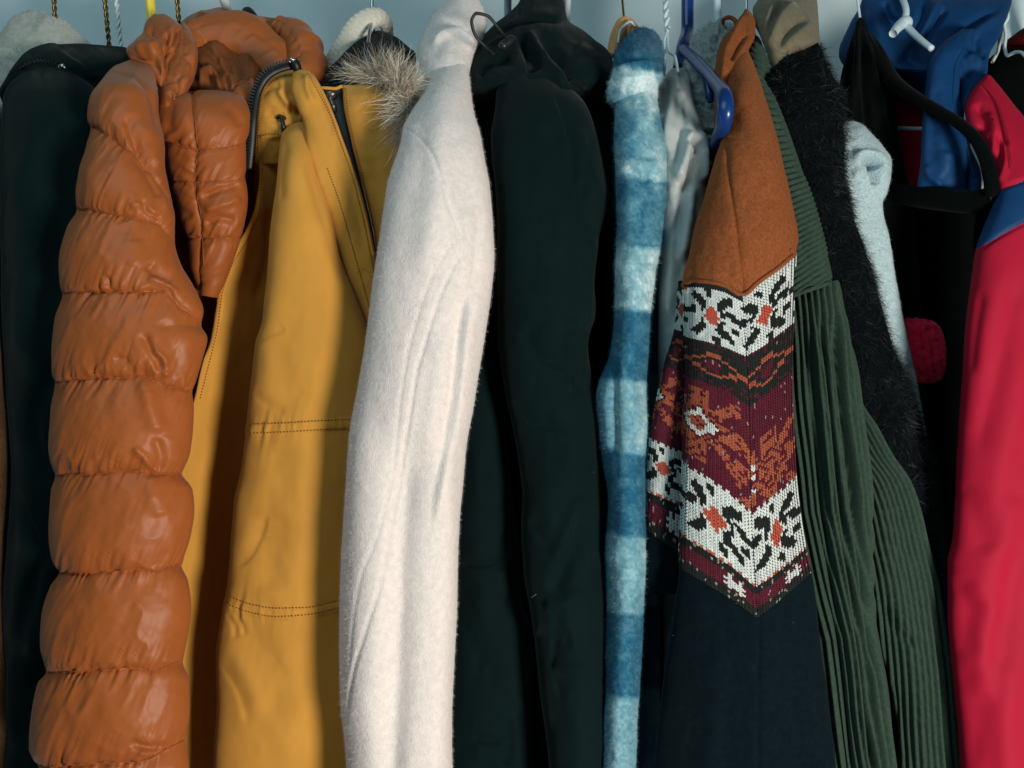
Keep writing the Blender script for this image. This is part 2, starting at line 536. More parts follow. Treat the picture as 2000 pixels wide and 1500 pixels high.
M_skired = fabric('red shell', srgb(164, 20, 48), rough=0.7, spec=0.14, var=(14, 0.06), bump=((70, 0.10, 0.003), (1600, 0.10, 0.0006)))
M_redknit = fabric('red wool knit', srgb(200, 28, 58), rough=0.95, spec=0.05, var=(300, 0.2), bump=((600, 0.5, 0.0015),), sheen=0.2)
M_darkred = fabric('dark red wool', srgb(90, 14, 24), rough=0.9, spec=0.08)
M_creamknit = fabric('cream knit', srgb(206, 202, 186), rough=0.95, spec=0.05, var=(300, 0.1), bump=((700, 0.4, 0.001),), sheen=0.15)
M_wall = fabric('painted wall', (0.72, 0.85, 0.86), rough=0.8, spec=0.2, var=(5, 0.05), bump=((30, 0.06, 0.004),))
M_brass = solid('dark brass wire', srgb(120, 100, 62), rough=0.35, metallic=0.85)
M_whitewire = solid('white coated wire', srgb(205, 222, 226), rough=0.35)
M_whiteplastic = solid('white plastic', srgb(196, 216, 222), rough=0.3)
M_yellowplastic = solid('yellow plastic', srgb(240, 214, 70), rough=0.35)
M_blueplastic = solid('navy plastic', srgb(14, 52, 112), rough=0.28)
M_wood = fabric('beech wood', srgb(206, 150, 92), rough=0.5, spec=0.35, var=(40, 0.18), bump=((80, 0.1, 0.001),))

# ------------------------------------------------------------------ wall and rail
WALL_D = 0.62
xs = np.linspace(-1.8, 1.8, 500); zs = np.linspace(-0.2, 2.6, 12)
X, Z = np.meshgrid(xs, zs)
Yw = WALL_D + 0.008 * np.cos(X * 2 * np.pi / 0.19 + 0.6) + 0.004 * np.sin(X * 2 * np.pi / 0.53)
V = np.stack([X, Yw, Z], -1).reshape(-1, 3)
o = mkobj('wall', V, grid_faces(12, 500, False), M_wall)
o['kind'] = 'structure'

RAIL_D = 0.24; RAIL_Z = ZC + 0.545
rail = thing('clothes_rail', 'round steel clothes rail above the coats that carries all the hangers', 'rail', 1000, -140, RAIL_D)
sweep('bar', rail, M_steel, [(-0.95, RAIL_D, RAIL_Z, 0.0125), (0, RAIL_D, RAIL_Z, 0.0125), (0.95, RAIL_D, RAIL_Z, 0.0125)], n=20, world=True)
for sx in (-0.8, 0.8):
    sweep('bracket', rail, M_steel, [(sx, RAIL_D, RAIL_Z - 0.004, 0.008), (sx, 0.45, RAIL_Z - 0.004, 0.008), (sx, WALL_D + 0.01, RAIL_Z - 0.004, 0.008)], n=10, world=True)

# ------------------------------------------------------------------ hangers
def hook_path(px, d, py_bottom, r, lean=0.0):
    """world points of a hook: from its foot in the picture up to and over the rail"""
    f = P(px, py_bottom, d)
    X = f[0] + lean
    top = [(X, RAIL_D, RAIL_Z - 0.052), (X, RAIL_D - 0.008, RAIL_Z - 0.038), (X, RAIL_D - 0.0195, RAIL_Z - 0.008), (X, RAIL_D - 0.014, RAIL_Z + 0.0125),
           (X, RAIL_D, RAIL_Z + 0.0185 if r < 0.0035 else RAIL_Z + 0.0175), (X, RAIL_D + 0.016, RAIL_Z + 0.012), (X, RAIL_D + 0.021, RAIL_Z - 0.008)]
    pts = [tuple(f), tuple(f * 0.5 + np.array(top[0]) * 0.5)] + top
    return np.array([(*p, r) for p in pts])

def twist(name, parent, mat, pts, r, pitch=0.009):
    """two wires twisted round one another along world points"""
    s = smooth_poly(np.array(pts)[:, :3], 14)
    c = np.concatenate([[0], np.cumsum(np.linalg.norm(np.diff(s, axis=0), axis=1))])
    q = np.arange(0, c[-1], pitch / 10)
    C = np.stack([np.interp(q, c, s[:, k]) for k in range(3)], -1)
    T = np.gradient(C, axis=0); T /= np.linalg.norm(T, axis=1, keepdims=True)
    A = np.cross(T, np.array([1.0, 0, 0])); A /= np.linalg.norm(A, axis=1, keepdims=True); B = np.cross(T, A)
    out = []
    for ph in (0, np.pi):
        a = q * 2 * np.pi / (2 * pitch) + ph
        w = C + r * 0.85 * (np.cos(a)[:, None] * A + np.sin(a)[:, None] * B)
        out.append(sweep(name, parent, mat, np.concatenate([w, np.full((len(w), 1), r)], 1), n=6, sub=1, world=True))
    return out

def hanger(name, label, px, py, mat, kind='wire', r=0.0022, d=RAIL_D, arm=0.035, drop=0.05, group=None, lean=0.0, py_apex=None):
    """hook over the rail plus two sloping arms that run front to back inside the garment"""
    t = thing(name, label, 'hanger', px, py, d, group)
    hp = hook_path(px, d, py, r, lean)
    if kind == 'twisted':
        twist('hook', t, mat, hp, r)
    else:
        sweep('hook', t, mat, hp, n=12, sub=6, world=True)
    f = hp[0, :3]
    for s in (-1, 1):
        a = np.array([(*f, r), (*(f + np.array([0, s * arm * 0.5, -drop * 0.35])), r), (*(f + np.array([0, s * arm, -drop])), r)])
        sweep('arm', t, mat, a, n=10, sub=5, world=True)
    return t

hanger('wire_hanger', 'twisted brass wire hanger above the cream fleece coat', 108, 40, M_brass, 'twisted', 0.0017, lean=-0.003)
hanger('wire_hanger', 'twisted brass wire hanger with forked ends beside a white twisted one', 214, 96, M_brass, 'twisted', 0.0017, lean=-0.008)
hanger('wire_hanger', 'white twisted wire hanger beside the forked brass one', 236, 92, M_whitewire, 'twisted', 0.0017, lean=-0.008)
hanger('plastic_hanger', 'yellow plastic tube hanger above the orange puffer hood', 298, 66, M_yellowplastic, 'tube', 0.0058, lean=-0.005, drop=0.02)
hanger('wire_hanger', 'twisted brass wire hanger dipping into the orange puffer hood', 352, 70, M_brass, 'twisted', 0.0017, lean=-0.006, arm=0.03)
hanger('plastic_hanger', 'white plastic tube hanger behind the top of the orange hood', 456, 60, M_whiteplastic, 'tube', 0.0058, lean=-0.003, d=0.30)
hanger('wire_hanger', 'plain steel hook hanger holding the cream knit collar', 727, 40, M_steel, 'wire', 0.0022, arm=0.04)
hanger('plastic_hanger', 'white plastic hanger behind the black hood, beside the white wool collar', 992, 60, M_whiteplastic, 'tube', 0.0048, d=0.30)
hanger('plastic_hanger', 'white plastic hanger just showing past the far side of the black hood', 1106, 70, M_whiteplastic, 'tube', 0.0040, d=0.30)
hanger('wire_hanger', 'thin silver hook hanger over the tan suede collar', 1458, 30, M_steel, 'wire', 0.0018, arm=0.05)
hanger('wire_hanger', 'thin white wire hanger beside the taupe collar', 1598, 84, M_whitewire, 'wire', 0.0014, d=0.21, arm=0.02)
hanger('plastic_hanger', 'white plastic hanger sunk into the grey sherpa jacket', 1404, 66, M_whiteplastic, 'tube', 0.0048, d=0.22, arm=0.06)

# ------------------------------------------------------------------ brown and cream coats, far end
t = thing('wool_coat', 'brown wool coat, only its edge showing beside the black jacket with a zipped collar', 'coat', -30, 1560, 0.2)
vtube('sleeve', t, M_brown, [(-52, 165), (-80, 195), (-104, 260), (-116, 800), (-126, 1650)], [(-36, 165), (-8, 195), (4, 260), (8, 600), (26, 900), (22, 1100), (40, 1400), (45, 1650)],
      [(165, .24, .01), (195, .19, .03), (260, .13, .045), (600, .10, .05), (1650, .10, .05)], lambda px, py, u: 0.003 * fbm(px / 40, py / 160, 2), step=6)

t = thing('fleece_coat', 'cream fleece coat, its thick folded collar rising behind the black jacket', 'coat', 60, 1560, 0.25)
def cream_disp(px, py, u):
    return folds(px, py, [([(-30, 80), (20, 86), (48, 108), (40, 150)], 7, -0.006), ([(-30, 97), (20, 101), (40, 120)], 8, 0.004),
                          ([(70, 40), (120, 80), (150, 130)], 40, 0.004)]) + 0.0012 * fbm(px / 22, py / 22, 3)
cc = vtube('collar', t, M_cream, [(52, 22), (28, 30), (12, 48), (-4, 75), (-30, 110), (-40, 240)],
      [(70, 22), (104, 30), (128, 44), (152, 66), (185, 95), (210, 130), (215, 240)],
      [(22, .26, .01), (60, .245, .035), (120, .225, .045), (240, .22, .04)], cream_disp, step=4)
hairs('fleece_pile', t, M_fibre, [cc], 9000, 0.004, 0.00016, lay=0.3, rnd=0.6, col=srgb(196, 194, 184), colvar=0.12)
vtube('body', t, M_cream, [(-20, 235), (-30, 1600)], [(130, 235), (110, 1600)], [(235, .24, .02), (1600, .24, .02)], step=14, back=0.2)

# ------------------------------------------------------------------ black jacket at the end
t = thing('zip_jacket', 'black jacket with a zip set into its folded collar, beside the orange puffer', 'jacket', 90, 1560, 0.2)
def bl_disp(px, py, u):
    return folds(px, py, [([(90, 200), (120, 420), (80, 640)], 30, -0.006), ([(110, 700), (60, 850), (90, 960)], 22, -0.006),
        ([(100, 1060), (60, 1140), (20, 1270)], 12, -0.005, 26), ([(112, 1080), (85, 1180), (60, 1290)], 16, 0.005), ([(95, 1290), (55, 1360), (40, 1460)], 20, -0.012),
        ([(30, 950), (50, 1010), (95, 1100)], 10, -0.003), ([(60, 240), (30, 420), (30, 700)], 26, 0.005)]) + 0.003 * fbm(px / 60, py / 150, 5)
vtube('sleeve', t, M_black_left, [(78, 130), (48, 140), (20, 162), (6, 190), (2, 260), (0, 400), (4, 600), (14, 800), (22, 930), (14, 1050), (4, 1200), (14, 1330), (2, 1600)],
      [(105, 130), (140, 142), (185, 172), (215, 210), (225, 400), (200, 600), (180, 900), (180, 1600)],
      [(130, .12, .010), (148, .105, .03), (180, .09, .04), (260, .075, .045), (1600, .065, .045)], bl_disp)
def blc(px, py, u):
    return folds(px, py, [([(20, 150), (50, 128), (90, 122), (135, 136), (160, 150)], 5, -0.005), ([(60, 110), (100, 103), (150, 120), (190, 160)], 8, 0.004),
        ([(120, 100), (160, 122), (190, 160), (200, 190)], 6, -0.004)]) + 0.0015 * fbm(px / 30, py / 30, 8)
pc = vtube('collar', t, M_black_left, [(92, 84), (58, 96), (30, 124), (8, 158), (-2, 178), (4, 200)], [(150, 84), (250, 93), (262, 110), (262, 150), (250, 180), (235, 200)],
      [(84, .20, .01), (100, .17, .03), (130, .145, .035), (170, .14, .03), (200, .17, .02)], blc, step=3.5)
zipper_teeth(t, pc, M_black_zip, [(42, 134), (60, 124), (85, 120), (112, 127), (122, 133)], pitch=3.8, wid=0.0020, thick=0.0013)
L, N = pc.hit(122, 134)
sweep('zipper_slider', t, M_steel, [(*(L - N * -0.001 + np.array([-0.003, 0, 0.001])), 0.0022), (*(L + N * 0.003), 0.0026), (*(L + N * 0.001 + np.array([0.003, 0, -0.001])), 0.0016)], n=8, world=True)
vtube('body', t, M_black_left, [(70, 200), (60, 1600)], [(190, 200), (180, 1600)], [(200, .14, .015), (1600, .14, .02)], step=14, back=0.3)

# ------------------------------------------------------------------ orange puffer
t = thing('puffer_jacket', 'burnt orange quilted puffer jacket with a slouched hood', 'jacket', 230, 1560, 0.2)
seams = [
    [(150, 60), (340, 60)],
    [(150, 222), (180, 246), (232, 280), (270, 308), (300, 350), (345, 410)],
    [(120, 404), (150, 407), (200, 414), (250, 424), (308, 438), (345, 476)],
    [(100, 574), (121, 573), (218, 568), (280, 574), (325, 566), (350, 600), (410, 640)],
    [(80, 748), (107, 745), (180, 739), (285, 733), (330, 755), (400, 768)],
    [(80, 930), (107, 928), (200, 922), (290, 917), (303, 926), (390, 922)],
    [(80, 1122), (115, 1119), (200, 1116), (265, 1111), (300, 1117), (390, 1092)],
    [(60, 1315), (88, 1313), (180, 1308), (270, 1302), (292, 1311), (390, 1280)],
    [(40, 1496), (108, 1497), (200, 1488), (275, 1486), (330, 1460), (390, 1430)],
    [(40, 1690), (390, 1640)]]
def puff(px, py, sl, H, wr=0.0035, seed=1, reach=30.0, wl=10.5, bias=0.5):
    Y = np.stack([np.interp(px, [q[0] for q in s], [q[1] for q in s]) for s in sl])
    Y = Y + 2.2 * np.stack([noise(px / 16.0, px * 0 + k, seed + 40) for k in range(len(sl))])
    r = np.zeros_like(px)
    for k in range(len(sl) - 1):
        m = (py >= Y[k]) & (py < Y[k + 1])
        h = np.maximum(Y[k + 1] - Y[k], 1)
        tt = np.clip((py - Y[k]) / h, 0, 1)
        tb = tt ** (math.log(0.5) / math.log(bias))
        pr = np.clip(4 * tb * (1 - tb), 0, 1) ** 0.50
        da = py - Y[k]; db = Y[k + 1] - py
        rg = lambda a: 1 - 2 * np.abs(a)
        sl1 = rg(noise(px / wl + 0.035 * da + 7 * k, 0.02 * da + k * 3.1, seed)) * np.exp(-da / reach) * np.clip(da / 5, 0, 1)
        sl2 = rg(noise(px / (wl * 0.85) - 0.045 * db + 3 * k, 0.02 * db + k * 5.7, seed + 9)) * np.exp(-db / (reach * 1.15)) * np.clip(db / 5, 0, 1)
        sl3 = noise(px / (wl * 0.4) + 0.05 * da, k * 2.3, seed + 19) * (np.exp(-da / 11) + np.exp(-db / 11)) * 0.35
        fine = (1 - 2 * np.abs(noise(px / 6.0 + 0.06 * da, k * 4.3, seed + 29))) * np.exp(-da / 16) + (1 - 2 * np.abs(noise(px / 5.5 - 0.07 * db, k * 6.1, seed + 33))) * np.exp(-db / 18)
        gate = 0.5 + 0.5 * np.clip(0.5 + 0.9 * noise(px / 70 + k, py * 0 + k * 1.7, seed + 5), 0, 1)
        r = np.where(m, H * pr * np.clip(h / 150, 0.45, 1.15) + wr * gate * (sl1 * 0.8 + sl2 * 1.1 + sl3 + 0.45 * fine), r)
    return r
def or_disp(px, py, u):
    r = puff(px, py, seams, 0.0115, wr=0.0030, bias=0.63)
    r = r + folds(px, py, [
        ([(250, 240), (258, 275), (276, 312)], 6, -0.006, 14), ([(212, 150), (255, 160), (285, 205), (300, 280)], 6, -0.004),
        ([(285, 735), (292, 780), (310, 850)], 16, 0.006), ([(288, 924), (300, 960), (312, 1010)], 16, 0.004),
        ([(283, 520), (300, 538), (335, 552)], 7, -0.005, 12), ([(285, 548), (310, 556), (345, 580)], 6, 0.004),
        ([(283, 650), (300, 690), (322, 730)], 8, -0.005), ([(320, 620), (335, 680), (350, 740)], 14, -0.004),
        ([(296, 680), (318, 700), (322, 740)], 7, 0.004), ([(230, 700), (255, 705), (262, 735)], 7, -0.003),
        ([(300, 850), (310, 890), (300, 918)], 9, -0.004), ([(265, 870), (285, 895), (296, 915)], 8, 0.004),
        ([(262, 470), (270, 500), (262, 530)], 12, 0.002), ([(215, 540), (222, 555), (219, 567)], 5, -0.003),
        ([(255, 1440), (290, 1455), (330, 1456)], 9, -0.005), ([(270, 1460), (300, 1470), (320, 1450)], 8, 0.004),
        ([(262, 310), (285, 345), (310, 395)], 8, -0.005, 14), ([(285, 330), (305, 370), (322, 420)], 9, 0.005),
        ([(275, 395), (285, 415), (310, 430)], 5, -0.004), ([(255, 410), (275, 405), (300, 425)], 6, 0.003)])
    return (r + 0.0010 * (1 - 2 * np.abs(noise(px / 34 + py / 90, py / 70 - px / 120, 11))) + 0.0006 * fbm(px / 40, py / 40, 12)) * np.clip((py - 118) / 70, 0.1, 1)
po = vtube('sleeve', t, M_orange,
    [(252, 118), (222, 130), (200, 160), (180, 200), (173, 240), (177, 250), (171, 290), (156, 350), (150, 390), (150, 407), (132, 445), (119, 515), (120, 560), (122, 573),
     (109, 625), (104, 700), (105, 735), (108, 746), (101, 800), (99, 870), (105, 915), (108, 928), (100, 960), (99, 1040), (104, 1090), (116, 1118), (100, 1145),
     (85, 1200), (82, 1265), (89, 1300), (90, 1313), (74, 1335), (64, 1400), (60, 1460), (72, 1490), (75, 1498), (68, 1540), (66, 1650)],
    [(262, 118), (288, 124), (303, 140), (304, 210), (315, 280), (320, 332), (329, 371), (340, 420), (341, 469), (353, 520), (374, 558), (395, 611), (393, 636), (404, 660),
     (395, 695), (380, 745), (375, 762), (377, 790), (374, 835), (367, 887), (355, 924), (374, 957), (377, 992), (367, 1052), (356, 1090), (354, 1101), (366, 1136),
     (370, 1185), (364, 1237), (357, 1284), (357, 1292), (368, 1330), (367, 1395), (362, 1440), (362, 1450), (367, 1495), (364, 1650)],
    [(118, .13, .01), (140, .10, .03), (200, .04, .042), (400, .005, .045), (700, -.008, .045), (1650, -.012, .045)], or_disp, step=2.5, edge_disp=0.05, back=0.05)
def seam_thread(lst, part, name='quilting_seam'):
    for s in lst:
        seam_cord(t, part, M_orange_thread, s, r=0.0008, lift=0.0001, name=name, pitch=7)
seam_thread([[(124, 573), (218, 568), (280, 574), (322, 567)], [(110, 746), (180, 739), (285, 733), (326, 754), (370, 765)], [(112, 928), (200, 922), (290, 917), (303, 925), (350, 924)],
             [(120, 1119), (200, 1116), (265, 1111), (300, 1117), (350, 1102)], [(94, 1313), (180, 1308), (270, 1302), (292, 1311), (352, 1291)],
             [(80, 1497), (200, 1488), (275, 1486), (330, 1460), (358, 1446)], [(154, 408), (200, 414), (250, 424), (305, 437)], [(184, 248), (232, 280), (268, 307)]], po)
# small loop of the back panel peeking out by the armpit
sweep('back_panel_edge', t, M_orange, [(168, 292, .10, .006), (156, 320, .09, .009), (152, 350, .09, .009), (153, 385, .10, .006)], n=14)
# the front of the collar, hanging open
cs = [[(290, 120), (490, 120)], [(300, 268), (317, 273), (381, 292), (430, 290), (490, 280)], [(300, 350), (383, 356), (445, 353), (490, 350)],
      [(300, 460), (394, 466), (451, 466), (490, 460)], [(300, 640), (490, 640)]]
def oc_disp(px, py, u):
    r = puff(px, py, cs, 0.008, wr=0.0035, seed=23, reach=26, wl=14)
    vs = np.interp(py, [190, 290, 350, 430, 560], [377, 385, 380, 394, 398])
    r = r - 0.005 * np.exp(-np.abs(px - vs) / 5.0)
    r = r + 0.0025 * noise(py / 12 + 0.05 * np.abs(px - vs), px / 60, 31) * np.exp(-np.abs(px - vs) / 24) * (py > 300)
    return r + folds(px, py, [([(395, 385), (430, 372), (470, 360)], 7, -0.005), ([(400, 410), (430, 400), (468, 385)], 8, 0.004), ([(402, 440), (430, 425), (460, 430)], 8, -0.004),
        ([(345, 205), (335, 240), (345, 262)], 10, -0.003), ([(440, 215), (460, 235), (470, 250)], 10, -0.004), ([(335, 380), (360, 410), (385, 425)], 8, -0.003)])
pcl = vtube('collar_front', t, M_orange,
    [(322, 192), (308, 205), (305, 222), (308, 250), (322, 280), (332, 332), (350, 402), (371, 472), (382, 527), (398, 575)],
    [(470, 192), (477, 203), (483, 226), (480, 273), (478, 330), (480, 380), (470, 455), (448, 510), (428, 555), (416, 575)],
    [(192, .125, .012), (205, .112, .028), (250, .098, .034), (350, .10, .035), (470, .11, .03), (575, .12, .02)], oc_disp, step=2.6, p=0.7)
seam_cord(t, pcl, M_orange_thread, [(378, 202), (385, 290), (380, 350), (394, 430), (398, 525)], r=0.0009, name='quilting_seam')
seam_cord(t, pcl, M_orange_thread, [(318, 274), (381, 292), (430, 290), (474, 283)], r=0.0008, name='quilting_seam')
seam_cord(t, pcl, M_orange_thread, [(384, 356), (445, 353)], r=0.0008, name='quilting_seam')
seam_cord(t, pcl, M_orange_thread, [(394, 466), (450, 466)], r=0.0008, name='quilting_seam')
# hood: back dome, inner lining, rolled rims
def dome_disp(px, py, u):
    return folds(px, py, [([(365, 62), (410, 45), (450, 48), (500, 70), (560, 110)], 8, -0.008), ([(370, 50), (420, 34), (470, 40), (540, 80)], 12, 0.006),
        ([(443, 58), (447, 100), (455, 160), (452, 195)], 5, 0.006, 14), ([(370, 75), (420, 95), (440, 105), (410, 100), (380, 85)], 9, 0.010),
        ([(400, 90), (395, 120), (410, 140)], 9, -0.010), ([(420, 140), (410, 170), (390, 185)], 10, 0.006), ([(440, 150), (455, 160), (455, 190)], 6, 0.006),
        ([(480, 90), (530, 130), (570, 150)], 16, -0.008), ([(500, 45), (540, 55), (570, 105)], 7, -0.007), ([(548, 32), (552, 60), (575, 95)], 7, -0.009, 12),
        ([(530, 40), (560, 80), (590, 120)], 10, 0.006)]) + 0.0025 * fbm(px / 38, py / 38, 17)
vtube('hood', t, M_orange, [(420, 16), (378, 26), (350, 45), (332, 70), (325, 110), (330, 160), (340, 215)],
      [(448, 16), (492, 34), (520, 40), (546, 34), (575, 52), (602, 84), (618, 114), (622, 145), (615, 215)],
      [(16, .28, .01), (40, .265, .03), (90, .25, .03), (150, .225, .03), (215, .18, .03)], dome_disp, step=3.2, back=0.08)
def lin_disp(px, py, u):
    return folds(px, py, [([(400, 90), (430, 120), (448, 160), (452, 200)], 5, 0.008, 26), ([(372, 100), (392, 130), (398, 170)], 5, 0.008, 18), ([(470, 100), (486, 140), (480, 190)], 6, 0.007, 20), ([(385, 175), (400, 150), (415, 138), (425, 160), (440, 195)], 5, 0.008), ([(395, 195), (410, 165), (420, 142)], 9, -0.007), ([(430, 150), (450, 155), (456, 190)], 4, 0.006),
         ([(370, 190), (385, 170), (395, 150)], 8, -0.006), ([(440, 100), (447, 140), (452, 190)], 7, -0.006)]) + 0.003 * fbm(px / 24, py / 24, 29)
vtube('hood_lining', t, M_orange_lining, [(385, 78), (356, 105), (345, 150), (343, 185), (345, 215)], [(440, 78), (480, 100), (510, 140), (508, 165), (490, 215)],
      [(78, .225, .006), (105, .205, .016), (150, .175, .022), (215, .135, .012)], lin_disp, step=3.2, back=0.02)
wr = lambda s, th: 0.0022 * noise(s / 0.006 + 0.4 * th, th / 1.2, 3) * (0.5 + 0.5 * noise(s / 0.03, th, 4)) + 0.003 * noise(s / 0.03, th * 0.8, 5)
def gather(px, py, pts, wl, h, w, seed):
    d, s, tt = polydist(px, py, smooth_poly(pts, 6))
    return h * (1 - 2 * np.abs(noise(tt * wl + 0.02 * d * s, 0.03 * d, seed))) * np.exp(-(d / w) ** 2) - 0.8 * h * np.exp(-(d / 2.5) ** 2)
def ha_disp(px, py, u):
    return folds(px, py, [([(278, 64), (298, 68), (316, 88), (328, 116), (330, 140)], 5, -0.012, 16), ([(288, 62), (308, 74), (322, 95)], 12, 0.006), ([(325, 62), (328, 80), (334, 104)], 4, -0.010, 7), ([(338, 52), (334, 75), (338, 100)], 9, 0.006),
        ([(248, 104), (262, 112), (288, 110), (306, 128), (312, 150)], 4, -0.010, 8), ([(262, 92), (285, 90), (305, 105)], 14, 0.007), ([(350, 52), (345, 70), (338, 92)], 5, -0.008)]) \
        + gather(px, py, [(292, 78), (308, 96), (318, 118)], 12, 0.0009, 12, 5) + 0.0012 * fbm(px / 22, py / 22, 7)
vtube('hood_side', t, M_orange, [(300, 27), (284, 44), (279, 62), (262, 80), (246, 98), (252, 114), (276, 128), (300, 158), (312, 180)], [(322, 27), (346, 42), (357, 58), (352, 90), (338, 125), (326, 155), (318, 180)],
      [(27, .17, .008), (50, .16, .025), (90, .14, .03), (130, .12, .025), (180, .11, .012)], ha_disp, step=2.8)
def hb_disp(px, py, u):
    return gather(px, py, [(358, 58), (357, 95), (345, 125), (333, 160)], 20, 0.0010, 15, 9) + gather(px, py, [(322, 165), (335, 160), (350, 152)], 10, 0.0012, 10, 11) \
        + folds(px, py, [([(372, 70), (376, 110), (368, 140), (352, 175)], 7, 0.005), ([(365, 112), (374, 130), (366, 155)], 4, -0.006), ([(340, 165), (352, 180), (350, 196)], 6, -0.006), ([(330, 178), (338, 198), (352, 205)], 5, -0.005)]) + 0.001 * fbm(px / 18, py / 18, 13)
vtube('hood_rim', t, M_orange, [(355, 44), (346, 60), (337, 85), (331, 104), (323, 125), (312, 152), (307, 180), (305, 205), (308, 225)], [(360, 44), (372, 60), (383, 82), (387, 110), (384, 138), (376, 162), (362, 186), (345, 206), (325, 225)],
      [(44, .175, .006), (65, .16, .02), (110, .14, .028), (160, .12, .028), (205, .10, .025), (225, .10, .008)], hb_disp, step=2.8)
sweep('hood_rim', t, M_orange, [(352, 86, .185, .008), (384, 68, .205, .020), (430, 60, .21, .026), (480, 74, .21, .0275), (525, 102, .205, .0275), (562, 134, .195, .026), (585, 180, .18, .018)], n=60, sub=16, flat=0.45, disp=lambda s, th: 0.0018 * (1 - 2 * np.abs(noise(s / 0.016 + 0.5 * th, th * 0.9, 6))) + 0.004 * noise(s / 0.04, th * 0.8, 9))
sweep('hood_rim', t, M_orange, [(545, 45, .235, .010), (575, 72, .22, .018), (598, 105, .20, .022), (602, 140, .185, .022), (585, 185, .17, .020)], n=40, sub=14, disp=wr)
sweep('collar_fold', t, M_orange, [(488, 160, .155, .006), (479, 176, .145, .012), (468, 194, .13, .013), (455, 206, .12, .008)], n=28, sub=10, disp=wr)
sweep('cord_stopper', t, M_black_trim, [(478, 22, .27, .004), (484, 26, .265, .008), (492, 36, .26, .008), (498, 46, .258, .004)], n=16)
def oin(px, py, u): return 0.003 * fbm(px / 20, py / 60, 4)
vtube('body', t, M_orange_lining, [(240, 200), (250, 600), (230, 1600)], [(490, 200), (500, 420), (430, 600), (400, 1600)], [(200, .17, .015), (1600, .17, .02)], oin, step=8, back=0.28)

# ------------------------------------------------------------------ mustard parka
t = thing('parka', 'mustard yellow parka with black zippers and a fur trimmed hood', 'coat', 540, 1560, 0.2)
def ys_disp(px, py, u):
    r = folds(px, py, [
        ([(575, 600), (545, 680), (560, 760), (600, 800)], 26, -0.002), ([(540, 560), (520, 690), (505, 800)], 30, 0.003), ([(560, 860), (520, 960), (470, 1060)], 24, -0.003, 40),
        ([(530, 900), (495, 1000), (460, 1090)], 22, 0.003), ([(560, 1000), (525, 1080), (535, 1160)], 30, -0.0025), ([(458, 1112), (488, 1086), (506, 1050), (520, 1000)], 5, -0.0018, 16),
        ([(470, 1200), (520, 1290), (550, 1340), (520, 1420)], 34, -0.003), ([(430, 1240), (480, 1320), (510, 1400)], 22, 0.002), ([(424, 1290), (446, 1318), (470, 1360), (485, 1420)], 6, -0.002, 20),
        ([(440, 1196), (455, 1222), (458, 1250)], 4, -0.002, 7), ([(455, 1198), (470, 1220), (474, 1245)], 4, -0.002, 7), ([(500, 670), (530, 655), (560, 640)], 5, -0.0015, 14), ([(490, 760), (520, 790), (560, 810)], 6, -0.0015, 14),
        ([(600, 290), (625, 380), (655, 480), (690, 570)], 16, -0.005, 30), ([(572, 260), (556, 420), (535, 560), (520, 700)], 30, 0.003), ([(560, 270), (552, 330), (550, 400)], 5, -0.002, 12), ([(600, 700), (590, 1000), (575, 1300), (560, 1600)], 50, 0.003)])
    for (a, b, ya, yb, n_, sd) in ((478, 700, 829, 819, 12, 3), (440, 680, 1172, 1172, 12, 5)):
        sag = 18 * np.clip((px - a) / (b - a), 0, 1) * (1 - np.clip((px - a) / (b - a), 0, 1)) * 4 * (sd == 5)
        yy = ya + (yb - ya) * (px - a) / (b - a) + sag + 8
        dd = py - yy
        r = r + 0.0013 * np.exp(-(np.abs(dd) / 9.5) ** 6) + 0.0006 * (1 - 2 * np.abs(noise(px / 6.0, dd / 60, sd + 3))) * np.exp(-np.abs(dd) / 16)
        r = r + 0.0022 * noise(px / 9.0 + 0.02 * dd, dd / 90, sd) * np.exp(-np.abs(dd) / 30) * np.clip(1.25 - (px - a) / 90.0, 0.12, 1)
    return r + 0.0009 * fbm(px / 60, py / 90, 21)
py_ = vtube('sleeve', t, M_yellow,
    [(578, 234), (560, 246), (550, 262), (545, 300), (541, 350), (528, 455), (524, 521), (520, 565), (515, 625), (500, 667), (490, 747), (481, 828), (470, 922), (458, 971), (454, 1010),
     (446, 1122), (434, 1192), (421, 1290), (423, 1370), (418, 1465), (414, 1650)],
    [(596, 234), (604, 248), (610, 275), (622, 330), (650, 420), (664, 490), (685, 555), (712, 625), (732, 700), (735, 850), (725, 1100), (720, 1300), (725, 1650)],
    [(234, .145, .01), (260, .122, .028), (350, .09, .034), (600, .072, .036), (1650, .066, .036)], ys_disp, step=3.6, p=0.8)
stitching(t, py_, M_yellow_thread, [[(486, 829), (560, 826), (640, 821), (690, 819)], [(484, 846), (560, 843), (640, 838), (690, 836)],
    [(446, 1164), (490, 1180), (540, 1188), (600, 1186), (662, 1172)], [(444, 1180), (490, 1196), (540, 1204), (600, 1200), (662, 1186)]], pitch=6.5)
def yb_disp(px, py, u):
    return folds(px, py, [([(512, 310), (505, 400), (470, 470), (440, 540), (425, 640), (400, 730)], 7, 0.003), ([(530, 400), (520, 520), (500, 600)], 12, -0.006), ([(470, 520), (455, 600), (440, 700)], 16, -0.003),
        ([(400, 800), (390, 1000), (385, 1300)], 24, 0.006)]) + 0.002 * fbm(px / 40, py / 120, 33)
